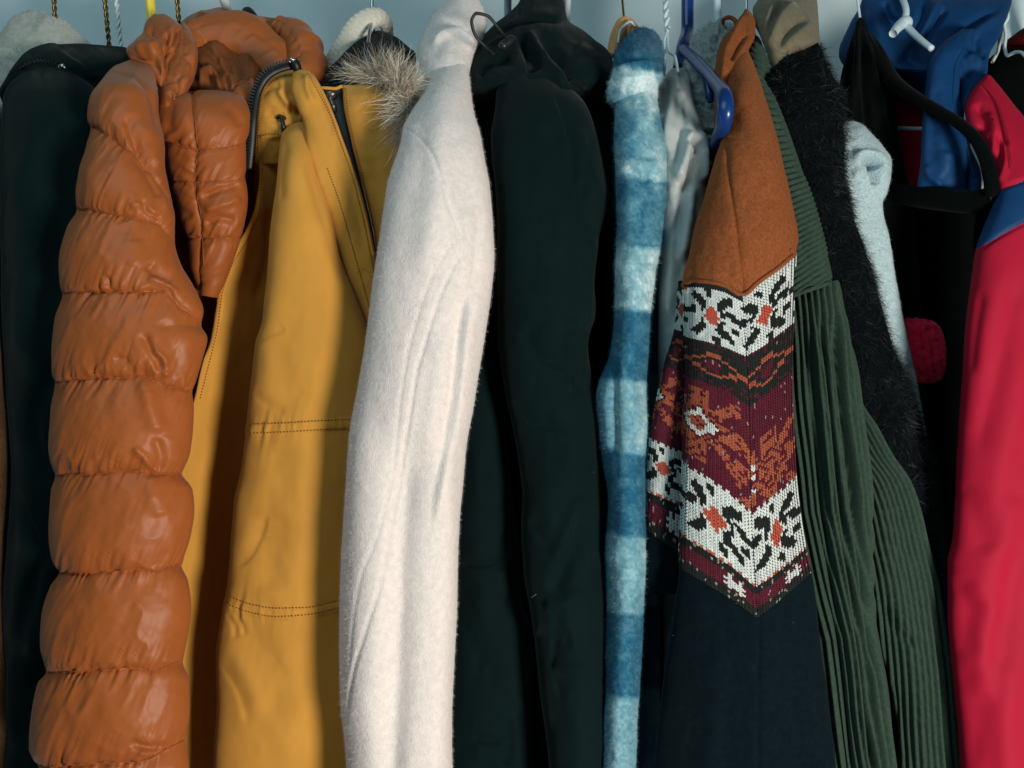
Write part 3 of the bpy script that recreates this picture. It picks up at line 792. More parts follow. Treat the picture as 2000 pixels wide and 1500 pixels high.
pyb = vtube('front_panel', t, M_yellow,
    [(506, 288), (504, 300), (507, 350), (500, 402), (483, 448), (446, 506), (427, 555), (420, 607), (411, 660), (395, 705), (381, 765), (366, 830), (350, 930), (340, 1100), (335, 1650)],
    [(545, 288), (552, 310), (556, 350), (553, 450), (545, 560), (535, 660), (520, 760), (505, 900), (480, 1100), (460, 1300), (455, 1650)],
    [(288, .14, .16, .008), (400, .125, .17, .012), (600, .115, .18, .012), (900, .11, .19, .012), (1650, .11, .20, .012)], yb_disp, step=3.6, p=0.6)
stitching(t, pyb, M_yellow_thread, [[(512, 330), (506, 410), (488, 458), (452, 520), (434, 575), (425, 640), (408, 710), (390, 780)]], pitch=6)
# stand collar
def yc_disp(px, py, u):
    return folds(px, py, [([(545, 170), (560, 200), (585, 218)], 7, 0.006), ([(560, 210), (580, 216), (592, 225)], 8, -0.008), ([(505, 190), (525, 172), (550, 165)], 8, -0.003), ([(520, 215), (540, 230), (560, 225)], 10, -0.004),
                          ([(505, 268), (530, 268), (552, 262)], 5, 0.003)]) + 0.0012 * fbm(px / 25, py / 25, 41)
pyc = vtube('stand_collar', t, M_yellow, [(548, 138), (528, 152), (508, 175), (500, 210), (497, 260), (498, 320)], [(600, 138), (606, 150), (606, 190), (600, 230), (580, 262), (555, 320)],
    [(138, .14, .006), (160, .13, .015), (220, .135, .015), (320, .14, .008)], yc_disp, step=3)
stitching(t, pyc, M_yellow_thread, [[(556, 150), (530, 162), (515, 182), (507, 225), (504, 300)], [(505, 268), (528, 262), (548, 262)]], pitch=5.5)
tape = sweep('zipper_tape', t, M_black_trim, [(576, 128, .118, .004), (560, 130, .116, .0045), (535, 138, .114, .0052), (514, 155, .112, .0056), (500, 185, .112, .0056), (494, 225, .112, .0054), (490, 275, .116, .0055), (486, 330, .122, .004)], n=16, sub=10, flat=0.6)
ch = []
a = np.array([(572, 120, .112), (556, 122, .110), (530, 131, .108), (508, 150, .106), (494, 182, .106), (487, 225, .108), (483, 275, .112), (480, 330, .120)])
s3 = smooth_poly(P(a[:, 0], a[:, 1], a[:, 2]), 14)
c3 = np.concatenate([[0], np.cumsum(np.linalg.norm(np.diff(s3, axis=0), axis=1))])
for i, q in enumerate(np.arange(0, c3[-1], 0.0034)):
    l = np.array([np.interp(q, c3, s3[:, k]) for k in range(3)]); l2 = np.array([np.interp(q + 0.001, c3, s3[:, k]) for k in range(3)])
    tg = l2 - l; tg /= np.linalg.norm(tg); b = np.cross(tg, [0, -1, 0]); n_ = np.cross(b, tg)
    ch.append((l + BOXV[:, 0:1] * 0.0009 * tg + BOXV[:, 1:2] * 0.0024 * b + BOXV[:, 2:3] * 0.0026 * n_, BOXF))
V, F = merge(ch)
mkobj('zipper_teeth', V, F, M_black_zip, t, smooth=False, kind='stuff')
sweep('zipper_stop', t, M_black_trim, [(568, 118, .112, .0030), (576, 124, .110, .0055), (580, 134, .112, .0050), (582, 142, .116, .003)], n=12)
sweep('zipper_end_clip', t, M_steel, [(566, 120, .107, .0018), (570, 116, .106, .0024), (577, 117, .107, .0016)], n=8)
sweep('snap_stud', t, M_black_trim, [(540, 231, .122, .0016), (549, 228, .119, .0022), (558, 232, .122, .0016)], n=12, flat=0.5)
sweep('snap_stud', t, M_black_zip, [(550, 230, .118, .002), (553, 245, .115, .0026), (556, 268, .124, .0022)], n=12)
# storm flap
def yf_disp(px, py, u):
    c = np.interp(py, [137, 220, 360, 500, 650], [613, 648, 698, 733, 752])
    return folds(px, py, [([(600, 150), (630, 210), (670, 330), (700, 420), (722, 520)], 16, -0.004), ([(612, 150), (640, 205), (690, 345), (720, 450)], 5, 0.004),
        ([(598, 145), (600, 170), (612, 200)], 6, 0.004), ([(592, 250), (615, 330), (650, 420)], 12, 0.003)]) + 0.001 * fbm(px / 30, py / 60, 43)
pyf = vtube('storm_flap', t, M_yellow, [(575, 136), (570, 150), (568, 170), (580, 210), (592, 240), (604, 300), (632, 385), (655, 470), (680, 545), (712, 630), (740, 700)],
    [(596, 136), (612, 146), (625, 165), (650, 218), (670, 272), (700, 355), (720, 430), (735, 505), (750, 580), (760, 700)],
    [(136, .115, .006), (160, .105, .014), (230, .098, .016), (400, .088, .016), (700, .085, .014)], yf_disp, step=3, p=0.6)
stitching(t, pyf, M_yellow_thread, [[(606, 152), (640, 214), (660, 266), (690, 350), (710, 430), (724, 500), (735, 560)], [(640, 330), (665, 400), (685, 470), (705, 540), (722, 600)]], pitch=5.5)
seam_cord(t, pyf, M_yellow, [(602, 142), (622, 168), (646, 218), (666, 272), (695, 355), (715, 430), (730, 505)], r=0.0016, name='flap_edge')
# second zipper and the collar panel beyond it
pz = vtube('zipper_tape', t, M_black_trim, [(622, 172), (634, 200), (660, 270), (690, 352), (712, 430), (728, 510)], [(668, 172), (672, 200), (685, 270), (704, 352), (724, 430), (738, 510)],
    [(172, .118, .003), (300, .112, .003), (510, .105, .003)], step=3, p=0.5, back=0.003)
zipper_teeth(t, pz, M_black_zip, [(645, 200), (654, 232), (670, 285), (690, 345), (705, 400), (720, 460)], pitch=4.0, wid=0.0026, thick=0.0016)
sweep('zipper_slider', t, M_darkmetal, [(643, 174, .113, .004), (646, 183, .110, .0062), (649, 191, .112, .004)], n=12, flat=0.55)
sweep('zipper_pull', t, M_darkmetal, [(645, 192, .110, .0026), (650, 206, .108, .0030), (653, 216, .111, .0022)], n=8, flat=0.7)
def yp_disp(px, py, u):
    return folds(px, py, [([(690, 180), (700, 260), (725, 360)], 24, 0.004), ([(720, 300), (735, 400), (742, 480)], 14, -0.004)]) + 0.0012 * fbm(px / 40, py / 60, 47)
pyp = vtube('collar_panel', t, M_yellow, [(668, 166), (671, 200), (686, 270), (706, 352), (724, 430), (738, 510), (748, 600)], [(800, 166), (800, 250), (790, 350), (780, 450), (775, 600)],
    [(166, .118, .006), (190, .112, .018), (350, .108, .016), (600, .105, .012)], yp_disp, step=3.4, p=0.6)
stitching(t, pyp, M_yellow_thread, [[(676, 175), (680, 215), (694, 285), (713, 360), (730, 440)]], pitch=5.5)
sweep('collar_binding', t, M_yellow, [(622, 171, .108, .0014), (640, 172, .106, .0018), (655, 173, .106, .0018), (668, 168, .106, .0018)], n=8)
# dark hood lining and fur
def hl(px, py, u): return 0.002 * fbm(px / 30, py / 30, 51)
vtube('hood_lining', t, M_black, [(735, 60), (700, 78), (660, 115), (635, 145), (630, 200)], [(745, 60), (775, 72), (798, 92), (812, 104), (815, 200)], [(60, .24, .006), (80, .225, .02), (110, .20, .03), (200, .15, .03)], hl, step=4)
furb = sweep('fur_trim', t, fabric('fur backing', srgb(120, 112, 96), rough=0.95), [(668, 158, .17, .004), (705, 154, .155, .009), (748, 152, .115, .012), (785, 166, .088, .013), (798, 200, .075, .011), (792, 240, .07, .008), (784, 282, .07, .003)], n=16, sub=6)
def furcomb(R0):
    px = R0[:, 0] * 2000 / (D + R0[:, 1]) + 1000; pz_ = 750 - (R0[:, 2] - ZC) * 2000 / (D + R0[:, 1])
    ang = np.where(px < 730, 2.75, np.where(pz_ < 190, 0.55, -2.05)) + rng.normal(0, 0.55, len(px))
    swap = rng.random(len(px)) < 0.35
    ang = np.where(swap, ang - 1.2, ang)
    return np.stack([np.cos(ang), -0.35 + 0 * ang, np.sin(ang)], -1)
hairs('fur_strands', t, M_fur, [furb], 4200, 0.022, 0.00017, clump=(13, 0.9), lay=0.74, rnd=0.13, droop=0.15, seg=5, curl=0.22, front=False, combf=furcomb,
      col=np.array([srgb(244, 240, 226), srgb(226, 218, 200), srgb(200, 188, 166), srgb(238, 218, 194), srgb(150, 138, 120)]), colvar=0.12, lenvar=0.55)
hairs('fur_underfur', t, M_fur, [furb], 7000, 0.010, 0.00016, clump=(9, 0.6), lay=0.5, rnd=0.4, droop=0.1, seg=3, curl=0.2, front=False, combf=furcomb,
      col=np.array([srgb(214, 202, 180), srgb(186, 172, 150), srgb(150, 136, 116)]), colvar=0.12)
hairs('stray_hairs', t, M_fur, [pyp, pyf], 150, 0.016, 0.00013, lay=0.6, comb=(-0.5, -0.3, 0.1), rnd=0.55, seg=5, curl=0.35, droop=0.1, col=np.array([srgb(70, 42, 24), srgb(40, 30, 24)]),
      mask=lambda x, y: ((x > 712) & (((y > 360) & (y < 440)) | ((y > 520) & (y < 570)) | ((y > 190) & (y < 260)))).astype(float) + 1e-9)
vtube('body', t, M_yellow, [(484, 240), (484, 460), (480, 1650)], [(700, 240), (700, 800), (690, 1650)], [(240, .175, .01), (1650, .17, .02)], step=12, back=0.28)

# ------------------------------------------------------------------ cream knit piece
t = thing('knit_cardigan', 'cream knitted cardigan collar folded over a hook behind the fur trim', 'cardigan', 700, 1500, 0.3)
pk = sweep('collar', t, M_creamknit, [(640, 170, .235, .012), (655, 130, .235, .0145), (676, 92, .235, .0155), (700, 55, .235, .0155), (722, 36, .237, .013), (742, 34, .245, .012), (755, 50, .255, .012), (758, 75, .265, .010), (752, 105, .27, .008)],
   n=72, sub=30, flat=0.6, disp=lambda s, th: 0.0009 * np.maximum(np.sin(s / 0.0030 * np.pi + np.pi * (np.floor(th * 4.5 / np.pi) % 2)), -0.2) * np.abs(np.sin(th * 4.5)) ** 0.5)
vtube('body', t, M_creamknit, [(655, 165), (660, 400), (670, 1600)], [(745, 165), (740, 1600)], [(165, .23, .01), (1600, .24, .02)], step=14, back=0.2)

# ------------------------------------------------------------------ white wool coat
t = thing('wool_coat', 'white boiled wool coat with a rolled collar and long curved seams', 'coat', 790, 1560, 0.2)
weltA = [(905, 455), (873, 488), (848, 530), (824, 590), (803, 660), (789, 730), (778, 817), (768, 900), (748, 1000), (733, 1062), (712, 1120), (694, 1220), (684, 1320)]
weltB = [(912, 478), (880, 530), (852, 597), (827, 677), (810, 740), (800, 810), (785, 890), (766, 992), (740, 1150), (715, 1237), (692, 1325), (678, 1420)]
arm = [(786, 248), (817, 268), (841, 297), (855, 332), (873, 395), (890, 434), (910, 474)]
def w_disp(px, py, u):
    return folds(px, py, [
        (arm, 3, -0.0018, 4, 0.05), (weltA, 2.6, -0.0012, 3, 0.05), (weltB, 2.6, -0.0022, 4, 0.05),
        ([(925, 540), (908, 640), (899, 720), (890, 800), (872, 880), (855, 960), (845, 1040)], 4, 0.0075, 26), ([(912, 560), (896, 650), (888, 720), (879, 800), (862, 880)], 16, -0.005, 8), ([(860, 640), (868, 720), (850, 800), (830, 900)], 24, 0.004), 
        ([(815, 800), (792, 930), (782, 1050), (776, 1200), (766, 1400), (750, 1640)], 34, -0.012), ([(872, 860), (868, 1100), (860, 1300), (852, 1640)], 26, 0.006),
        ([(710, 760), (700, 1000), (700, 1200), (712, 1500)], 36, 0.005), ([(748, 950), (744, 1200), (737, 1400), (730, 1640)], 24, 0.003),
        ([(865, 110), (860, 250), (850, 420), (820, 560)], 30, 0.005), ([(880, 240), (900, 330), (920, 430)], 26, -0.003), ([(938, 400), (930, 520), (905, 640)], 10, -0.003)]) + 0.0008 * fbm(px / 60, py / 140, 61)
pw = vtube('sleeve', t, M_wool,
    [(866, 84), (856, 101), (851, 133), (824, 185), (800, 224), (788, 248), (782, 280), (768, 322), (757, 357), (750, 402), (741, 465), (731, 530), (719, 625), (708, 702), (698, 758), (684, 845), (675, 971),
     (671, 1027), (666, 1115), (663, 1255), (666, 1377), (675, 1465), (680, 1650)],
    [(905, 84), (914, 100), (916, 140), (925, 217), (936, 255), (946, 308), (957, 367), (964, 455), (966, 500), (960, 572), (950, 639), (936, 723), (925, 793), (911, 870), (903, 957), (899, 992), (894, 1080),
     (892, 1185), (887, 1290), (882, 1412), (884, 1650)],
    [(84, .19, .01), (110, .16, .03), (200, .075, .042), (300, .03, .045), (500, .005, .046), (1650, -.006, .046)], w_disp, step=3.2, p=0.85)
def wc_disp(px, py, u):
    return folds(px, py, [([(840, 92), (862, 70), (890, 62), (915, 78), (926, 108)], 7, 0.007), ([(830, 80), (855, 55), (895, 48), (930, 70)], 10, -0.005), ([(850, 20), (870, 40), (930, 50)], 12, 0.003)]) + 0.001 * fbm(px / 25, py / 25, 63)
pwc = vtube('collar', t, M_wool, [(880, -26), (872, 0), (850, 22), (832, 50), (820, 80), (815, 105), (822, 135), (838, 165)], [(920, -26), (934, 0), (945, 20), (950, 45), (945, 75), (932, 100), (922, 130), (910, 165)],
    [(-26, .24, .015), (0, .23, .03), (50, .20, .045), (100, .17, .05), (165, .12, .03)], wc_disp, step=3.2)
seam_cord(t, pw, M_wool, arm, r=0.0007, lift=-0.0004, name='armhole_seam')
hairs('wool_nap', t, M_wool_fuzz, [pw], 52000, 0.0030, 0.00011, lay=0.25, rnd=0.7, droop=0.1, seg=1, col=(0.80, 0.73, 0.69), colvar=0.10)
hairs('wool_nap', t, M_wool_fuzz, [pwc], 8000, 0.0030, 0.00011, lay=0.25, rnd=0.7, droop=0.1, seg=1, col=(0.80, 0.73, 0.69), colvar=0.10)
vtube('body', t, M_wool, [(820, 200), (800, 600), (740, 1650)], [(915, 200), (920, 600), (860, 1650)], [(200, .15, .01), (1650, .14, .02)], step=14, back=0.3)

# ------------------------------------------------------------------ black hooded coat in the middle
t = thing('hooded_coat', 'black shell coat with a drawcord hood, beside the white wool coat', 'coat', 1060, 1560, 0.2)
def bs_disp(px, py, u):
    return folds(px, py, [
        ([(1060, 230), (1110, 330), (1150, 430), (1160, 500)], 26, -0.007), ([(1120, 240), (1150, 330), (1170, 400)], 18, 0.006), ([(1000, 200), (990, 400), (1000, 620)], 34, 0.006),
        ([(1080, 180), (1110, 260), (1125, 360)], 4, -0.004, 18), ([(1010, 640), (1050, 700), (1110, 720)], 4, -0.004, 18), ([(1000, 780), (1040, 830), (1120, 840)], 5, -0.004, 20), ([(1165, 620), (1130, 690), (1120, 780)], 4, -0.005, 16), ([(1030, 1010), (1060, 1060), (1110, 1080)], 5, -0.004, 20), ([(1090, 1180), (1075, 1280), (1095, 1380)], 5, -0.004, 20), ([(1150, 260), (1140, 380), (1165, 470)], 4, -0.004, 16),
        ([(1130, 470), (1140, 560), (1120, 640)], 18, -0.008), ([(1160, 450), (1150, 560), (1145, 650)], 10, 0.006), ([(1050, 560), (1060, 760), (1075, 950)], 40, -0.004), ([(1120, 640), (1125, 720), (1150, 780)], 16, -0.006),
        ([(1150, 990), (1125, 1060), (1090, 1130), (1070, 1170)], 16, -0.008, 24), ([(1140, 960), (1110, 1040), (1080, 1100)], 14, 0.006), ([(1060, 1180), (1095, 1182), (1140, 1150)], 14, 0.005),
        ([(1045, 1230), (1075, 1255), (1120, 1250)], 22, -0.004), ([(1070, 1300), (1100, 1310), (1140, 1300)], 14, 0.004)]) + 0.0025 * fbm(px / 60, py / 110, 71)
pbs = vtube('sleeve', t, M_black,
    [(1010, 112), (985, 122), (972, 150), (966, 210), (959, 262), (962, 315), (969, 367), (972, 500), (971, 660), (978, 712), (988, 772), (1001, 835), (1012, 900), (1020, 971), (1018, 1010), (1023, 1115), (1036, 1192), (1044, 1255),
     (1055, 1360), (1069, 1465), (1085, 1650)],
    [(1040, 112), (1062, 130), (1100, 160), (1146, 206), (1165, 260), (1177, 315), (1190, 385), (1180, 437), (1170, 470), (1160, 555), (1164, 607), (1150, 680), (1160, 760), (1172, 900), (1178, 1050), (1185, 1200), (1195, 1650)],
    [(112, .155, .01), (140, .125, .03), (220, .085, .04), (400, .06, .042), (1650, .05, .042)], bs_disp, step=4)
def bp_disp(px, py, u):
    return folds(px, py, [([(1005, 1030), (985, 1060), (980, 1120)], 10, -0.006), ([(900, 1100), (950, 1102), (985, 1085)], 6, -0.004), ([(1000, 1100), (1005, 1160), (980, 1180)], 12, -0.006), ([(920, 1440), (960, 1450), (1000, 1430)], 8, -0.005),
        ([(990, 1400), (1000, 1450), (985, 1500)], 10, -0.005), ([(930, 800), (935, 1000), (945, 1300)], 26, 0.005)]) + 0.002 * fbm(px / 50, py / 90, 73)
hairs('lint', t, M_fibre, [pbs], 70, 0.0035, 0.00016, lay=0.9, comb=(0.2, 0, 0.5), rnd=0.8, seg=2, curl=0.5, col=srgb(120, 130, 130))
vtube('front_panel', t, M_black, [(880, 560), (870, 900), (860, 1650)], [(965, 560), (970, 650), (980, 765), (990, 850), (1002, 971), (1016, 1080), (1020, 1171), (1037, 1227), (1045, 1307), (1039, 1377), (1042, 1500), (1040, 1650)],
    [(560, .11, .01), (700, .10, .025), (1650, .095, .03)], bp_disp, step=4)
def bh_disp(px, py, u):
    return folds(px, py, [([(1026, 58), (1050, 100), (1090, 150), (1130, 215)], 12, 0.010, 10), ([(1018, 70), (1035, 110), (1048, 142)], 9, -0.018), ([(1055, 75), (1100, 130), (1145, 200)], 8, -0.010, 14),
        ([(960, 70), (985, 55), (1020, 42), (1060, 38), (1105, 40)], 6, -0.006), ([(940, 110), (975, 85), (1015, 80)], 8, 0.006), ([(930, 150), (960, 125), (1000, 110)], 8, -0.006), ([(1150, 205), (1165, 170), (1180, 150)], 4, -0.005),
        ([(1140, 200), (1155, 165), (1165, 140)], 4, -0.004), ([(1120, 90), (1160, 120), (1185, 150)], 20, 0.006)]) + 0.002 * fbm(px / 30, py / 30, 75)
pbh = vtube('hood', t, M_black, [(1020, -30), (1016, 0), (998, 22), (960, 52), (930, 88), (918, 116), (915, 150), (920, 215)], [(1096, -30), (1101, 0), (1109, 38), (1140, 60), (1162, 78), (1182, 92), (1198, 119), (1205, 147), (1197, 180), (1185, 200), (1172, 215)],
    [(-30, .25, .015), (0, .235, .03), (50, .20, .045), (110, .165, .055), (160, .13, .05), (190, .14, .03), (215, .19, .01)], bh_disp, step=3.4)
sweep('drawcord', t, M_black_trim, [(964, 106, .108, .0017), (945, 88, .098, .0017), (927, 66, .090, .0017), (921, 42, .085, .0017), (931, 26, .083, .0017), (950, 30, .086, .0017), (972, 53, .094, .0017), (988, 74, .105, .0017), (995, 82, .112, .0017)], n=10, sub=10)
sweep('cord_stopper', t, M_black_zip, [(1001, 74, .112, .003), (999, 77, .110, .0048), (982, 90, .106, .0052), (979, 93, .105, .004)], n=16, sub=5)
vtube('body', t, M_black, [(930, 130), (925, 300), (950, 600), (980, 1650)], [(1192, 130), (1212, 260), (1212, 600), (1215, 1100), (1225, 1650)], [(130, .19, .01), (210, .16, .01), (1650, .15, .02)], step=14, back=0.3)

# ------------------------------------------------------------------ blue plaid fleece
B1 = np.array(srgb(34, 92, 120)); B2 = np.array(srgb(84, 138, 158)); B3 = np.array(srgb(138, 180, 190)); B4 = np.array(srgb(206, 228, 230))
bandy = [-50, 130, 138, 172, 184, 307, 316, 340, 350, 474, 486, 599, 609, 738, 749, 882, 892, 1042, 1052, 1194, 1204, 1356, 1367, 1524, 1536, 1700]
bandv = [0.05, 0.05, .8, .8, .42, .42, .6, .6, .20, .20, .66, .66, .05, .05, .50, .50, .05, .05, .52, .52, .08, .08, .52, .52, .1, .1]
def plaid(px, py):
    n1 = fbm(px / 14, py / 20, 81) * 0.10 + fbm(px / 5, py / 6, 82) * 0.09
    yy = py + 3.5 * noise(px / 12, py / 30, 83) - 0.12 * (px - 1230)
    v = np.interp(yy, bandy, bandv)
    stripe = np.exp(-((px - np.interp(py, [130, 330, 480, 600, 750, 900, 1500], [1262, 1290, 1276, 1266, 1255, 1250, 1300])) / 14) ** 2)
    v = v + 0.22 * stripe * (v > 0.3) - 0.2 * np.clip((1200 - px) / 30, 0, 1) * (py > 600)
    v = v + (py < 480) * (py > 150) * 0.22 * fbm(px / 30, py / 34, 84)
    v = np.clip(v + n1, 0, 1)[:, None]
    c = np.where(v < 0.35, B1 + (B2 - B1) * v / 0.35, np.where(v < 0.7, B2 + (B3 - B2) * (v - 0.35) / 0.35, B3 + (B4 - B3) * (v - 0.7) / 0.3))
    return c
t = thing('plaid_jacket', 'blue and white plaid fleece shirt jacket with a fuzzy narrow sleeve', 'jacket', 1230, 1560, 0.2)
def pl_disp(px, py, u):
    return folds(px, py, [([(1225, 170), (1250, 155), (1275, 180), (1284, 210)], 6, -0.005), ([(1270, 230), (1255, 300), (1265, 380)], 16, -0.004), ([(1240, 320), (1275, 318), (1300, 340)], 10, 0.004),
        ([(1220, 220), (1222, 400), (1220, 600)], 22, 0.004), ([(1196, 690), (1195, 780), (1200, 900)], 8, -0.009, 14), ([(1235, 700), (1230, 900), (1228, 1200)], 24, 0.005)]) + 0.0015 * fbm(px / 25, py / 40, 85)
pp = vtube('sleeve', t, M_plaid,
    [(1228, 130), (1210, 145), (1206, 165), (1202, 204), (1200, 249), (1203, 340), (1205, 450), (1202, 555), (1198, 642), (1190, 695), (1169, 747), (1164, 775), (1168, 830), (1176, 900), (1188, 971), (1183, 1080), (1183, 1185), (1181, 1290), (1176, 1412), (1172, 1650)],
    [(1262, 130), (1278, 140), (1283, 165), (1285, 204), (1291, 238), (1300, 283), (1304, 340), (1300, 400), (1294, 460), (1282, 537), (1272, 607), (1268, 677), (1263, 765), (1265, 835), (1260, 905), (1261, 1080), (1258, 1202), (1254, 1307), (1247, 1412), (1240, 1650)],
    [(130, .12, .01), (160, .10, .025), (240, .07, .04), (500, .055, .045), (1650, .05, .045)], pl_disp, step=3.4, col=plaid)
def plc(px, py, u):
    return folds(px, py, [([(1200, 138), (1240, 126), (1265, 125), (1283, 138)], 6, 0.005), ([(1205, 125), (1240, 113), (1270, 112), (1290, 125)], 7, -0.003)]) + 0.001 * fbm(px / 20, py / 20, 86)
ppc = vtube('collar', t, M_plaid, [(1250, 54), (1232, 63), (1211, 86), (1199, 109), (1198, 135), (1189, 165), (1186, 190), (1200, 210)], [(1262, 54), (1278, 61), (1291, 80), (1296, 107), (1295, 145), (1284, 165), (1265, 185), (1230, 210)],
    [(54, .16, .01), (75, .14, .03), (110, .11, .045), (150, .09, .04), (210, .085, .02)], plc, step=3.2, col=plaid)
hairs('fleece_pile', t, M_fibre, [pp], 40000, 0.0030, 0.00011, lay=0.3, rnd=0.65, droop=0.15, seg=2, curl=0.3, col=plaid, colvar=0.12)
hairs('fleece_pile', t, M_fibre, [ppc], 8000, 0.0034, 0.00011, lay=0.3, rnd=0.65, droop=0.15, seg=2, curl=0.3, col=plaid, colvar=0.12)
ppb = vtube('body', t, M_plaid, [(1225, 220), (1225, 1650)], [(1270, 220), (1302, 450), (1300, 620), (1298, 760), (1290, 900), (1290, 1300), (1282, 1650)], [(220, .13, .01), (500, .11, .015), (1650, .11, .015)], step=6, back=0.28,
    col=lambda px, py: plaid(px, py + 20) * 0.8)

# ------------------------------------------------------------------ grey satin jacket
t = thing('satin_jacket', 'light grey satin jacket creased between the plaid sleeve and the tan suede coat', 'jacket', 1320, 1560, 0.25)
def gs_disp(px, py, u):
    return folds(px, py, [([(1312, 150), (1300, 180), (1288, 230)], 8, -0.006), ([(1345, 178), (1320, 190), (1308, 230), (1300, 300)], 7, 0.006), ([(1350, 200), (1330, 260), (1318, 330)], 9, -0.005),
        ([(1348, 250), (1340, 300), (1325, 360)], 9, 0.010), ([(1358, 290), (1352, 330), (1340, 380)], 7, -0.012), ([(1362, 250), (1374, 290), (1374, 360)], 6, 0.009), ([(1340, 285), (1358, 278), (1368, 300)], 6, -0.009),
        ([(1335, 340), (1330, 400), (1315, 470)], 9, -0.008), ([(1350, 350), (1342, 430), (1330, 520)], 9, 0.008), ([(1320, 420), (1312, 520), (1308, 640)], 8, 0.005)]) + 0.0015 * fbm(px / 20, py / 40, 91)
vtube('sleeve', t, M_greysatin, [(1312, 134), (1296, 152), (1286, 172), (1284, 204), (1286, 300), (1285, 450), (1285, 700), (1290, 900), (1300, 1650)],
    [(1336, 134), (1347, 150), (1352, 188), (1365, 227), (1378, 275), (1384, 330), (1384, 420), (1370, 600), (1360, 900), (1370, 1650)],
    [(134, .17, .008), (170, .15, .025), (260, .10, .035), (350, .085, .035), (650, .08, .03), (900, .12, .03), (1650, .15, .03)], gs_disp, step=3)
hg = thing('wire_hanger', 'white twisted wire hanger dipping into the grey satin jacket', 'hanger', 1308, 140, RAIL_D)
hp = hook_path(1304, 0.20, 60, 0.0022, 0.002)
twist('hook', hg, M_whitewire, hp, 0.0022, pitch=0.014)
sweep('arm', hg, M_whitewire, [(1304, 60, .20, .0018), (1297, 85, .19, .0018), (1299, 110, .185, .0018), (1296, 150, .19, .0018)], n=8)
sweep('arm', hg, M_whitewire, [(1304, 60, .20, .0018), (1306, 100, .18, .0018), (1318, 110, .16, .0018), (1324, 140, .14, .0018)], n=8)
hw = thing('wooden_hanger', 'wooden hanger with a thin brass hook and a white band at the plaid collar', 'hanger', 1215, 120, RAIL_D)
sweep('hook', hw, M_brass, hook_path(1220, 0.20, 50, 0.0014, -0.001), n=10, world=True)
sweep('arm', hw, M_wood, [(1222, 36, .205, .004), (1216, 48, .20, .0085), (1210, 62, .195, .009), (1203, 84, .19, .0085), (1198, 110, .19, .008)], n=20, sub=8)
sweep('arm', hw, M_wood, [(1222, 40, .215, .004), (1226, 50, .21, .0095), (1234, 64, .20, .0105), (1245, 84, .19, .009)], n=20, sub=8)
sweep('band', hw, M_whiteplastic, [(1207, 84, .175, .0014), (1211, 62, .177, .0016), (1220, 50, .180, .0018), (1232, 43, .186, .0018), (1240, 52, .188, .0016)], n=8, flat=1.0)

# ------------------------------------------------------------------ sherpa jacket
t = thing('sherpa_jacket', 'grey sherpa fleece jacket behind the navy hanger', 'jacket', 1370, 1500, 0.3)
def sh_disp(px, py, u):
    return 0.004 * np.maximum(fbm(px / 9, py / 9, 95), -0.4) + 0.003 * fbm(px / 25, py / 25, 96)
psh = vtube('collar', t, M_sherpa, [(1385, 46), (1372, 58), (1350, 74), (1343, 102), (1330, 145), (1330, 300), (1335, 520)], [(1436, 46), (1446, 58), (1450, 80), (1450, 300), (1430, 520)],
    [(46, .215, .01), (75, .205, .02), (150, .19, .025), (520, .18, .02)], sh_disp, step=3)
hairs('sherpa_pile', t, M_fibre, [psh], 12000, 0.0045, 0.00016, lay=0.2, rnd=0.7, seg=2, curl=0.6, col=srgb(150, 164, 166), colvar=0.12)

# ------------------------------------------------------------------ empty navy hanger
hb = thing('plastic_hanger', 'empty navy blue plastic hanger leaning against the tan suede coat', 'hanger', 1370, 320, 0.15)
q = hook_path(1343, RAIL_D, 50, 0.0075, 0.0)
sweep('hook', hb, M_blueplastic, np.concatenate([[(*P(1326, 135, .20), 0.0075), (*P(1334, 92, .215), 0.0078)], q]), n=18, world=True)
sweep('arm', hb, M_blueplastic, [(1332, 94, .205, .006), (1350, 110, .18, .0068), (1370, 130, .145, .0070), (1392, 154, .10, .0072), (1407, 172, .06, .0078), (1415, 190, .03, .0085), (1417, 215, .022, .0086), (1413, 243, .03, .0082), (1402, 272, .06, .0072), (1388, 305, .10, .0062)], n=20, sub=10, flat=0.85)
sweep('strap_notch', hb, M_blueplastic, [(1374, 140, .135, .003), (1382, 165, .13, .0042), (1386, 184, .128, .0048), (1388, 200, .128, .003)], n=12)

# ------------------------------------------------------------------ tan suede coat with knit bands
t = thing('suede_coat', 'tan suede coat with a patterned knit band and a black lower sleeve', 'coat', 1450, 1560, 0.2)
seamx = lambda y: np.interp(y, [100, 290, 360, 440, 575, 690, 785, 1000, 1140, 1205, 1600], [1445, 1419, 1426, 1436, 1449, 1456, 1462, 1466, 1474, 1478, 1476])
def su_disp(px, py, u):
    sx = seamx(py)
    r = -0.0045 * np.exp(-np.abs(px - sx) / 5) * (py > 270) + 0.010 * np.exp(-np.abs(px - sx) / 60) * np.clip((py - 250) / 200, 0, 1)
    return r + folds(px, py, [([(1450, 130), (1460, 200), (1490, 300), (1510, 400)], 26, 0.004), ([(1425, 180), (1420, 250), (1405, 330)], 12, 0.004), ([(1352, 470), (1350, 560), (1344, 700), (1334, 850), (1331, 1100)], 7, -0.004),
        ([(1400, 1250), (1390, 1400), (1380, 1560)], 24, 0.004), ([(1540, 1200), (1550, 1400), (1560, 1560)], 24, -0.004)]) + 0.0012 * fbm(px / 40, py / 60, 101)
hem = [(1326, 566), (1340, 553), (1356, 549), (1385, 551), (1415, 558), (1449, 577), (1480, 552), (1520, 523), (1560, 488)]
def su_split(px, py):
    return (py > np.interp(px, [q[0] for q in hem], [q[1] for q in hem])).astype(int)
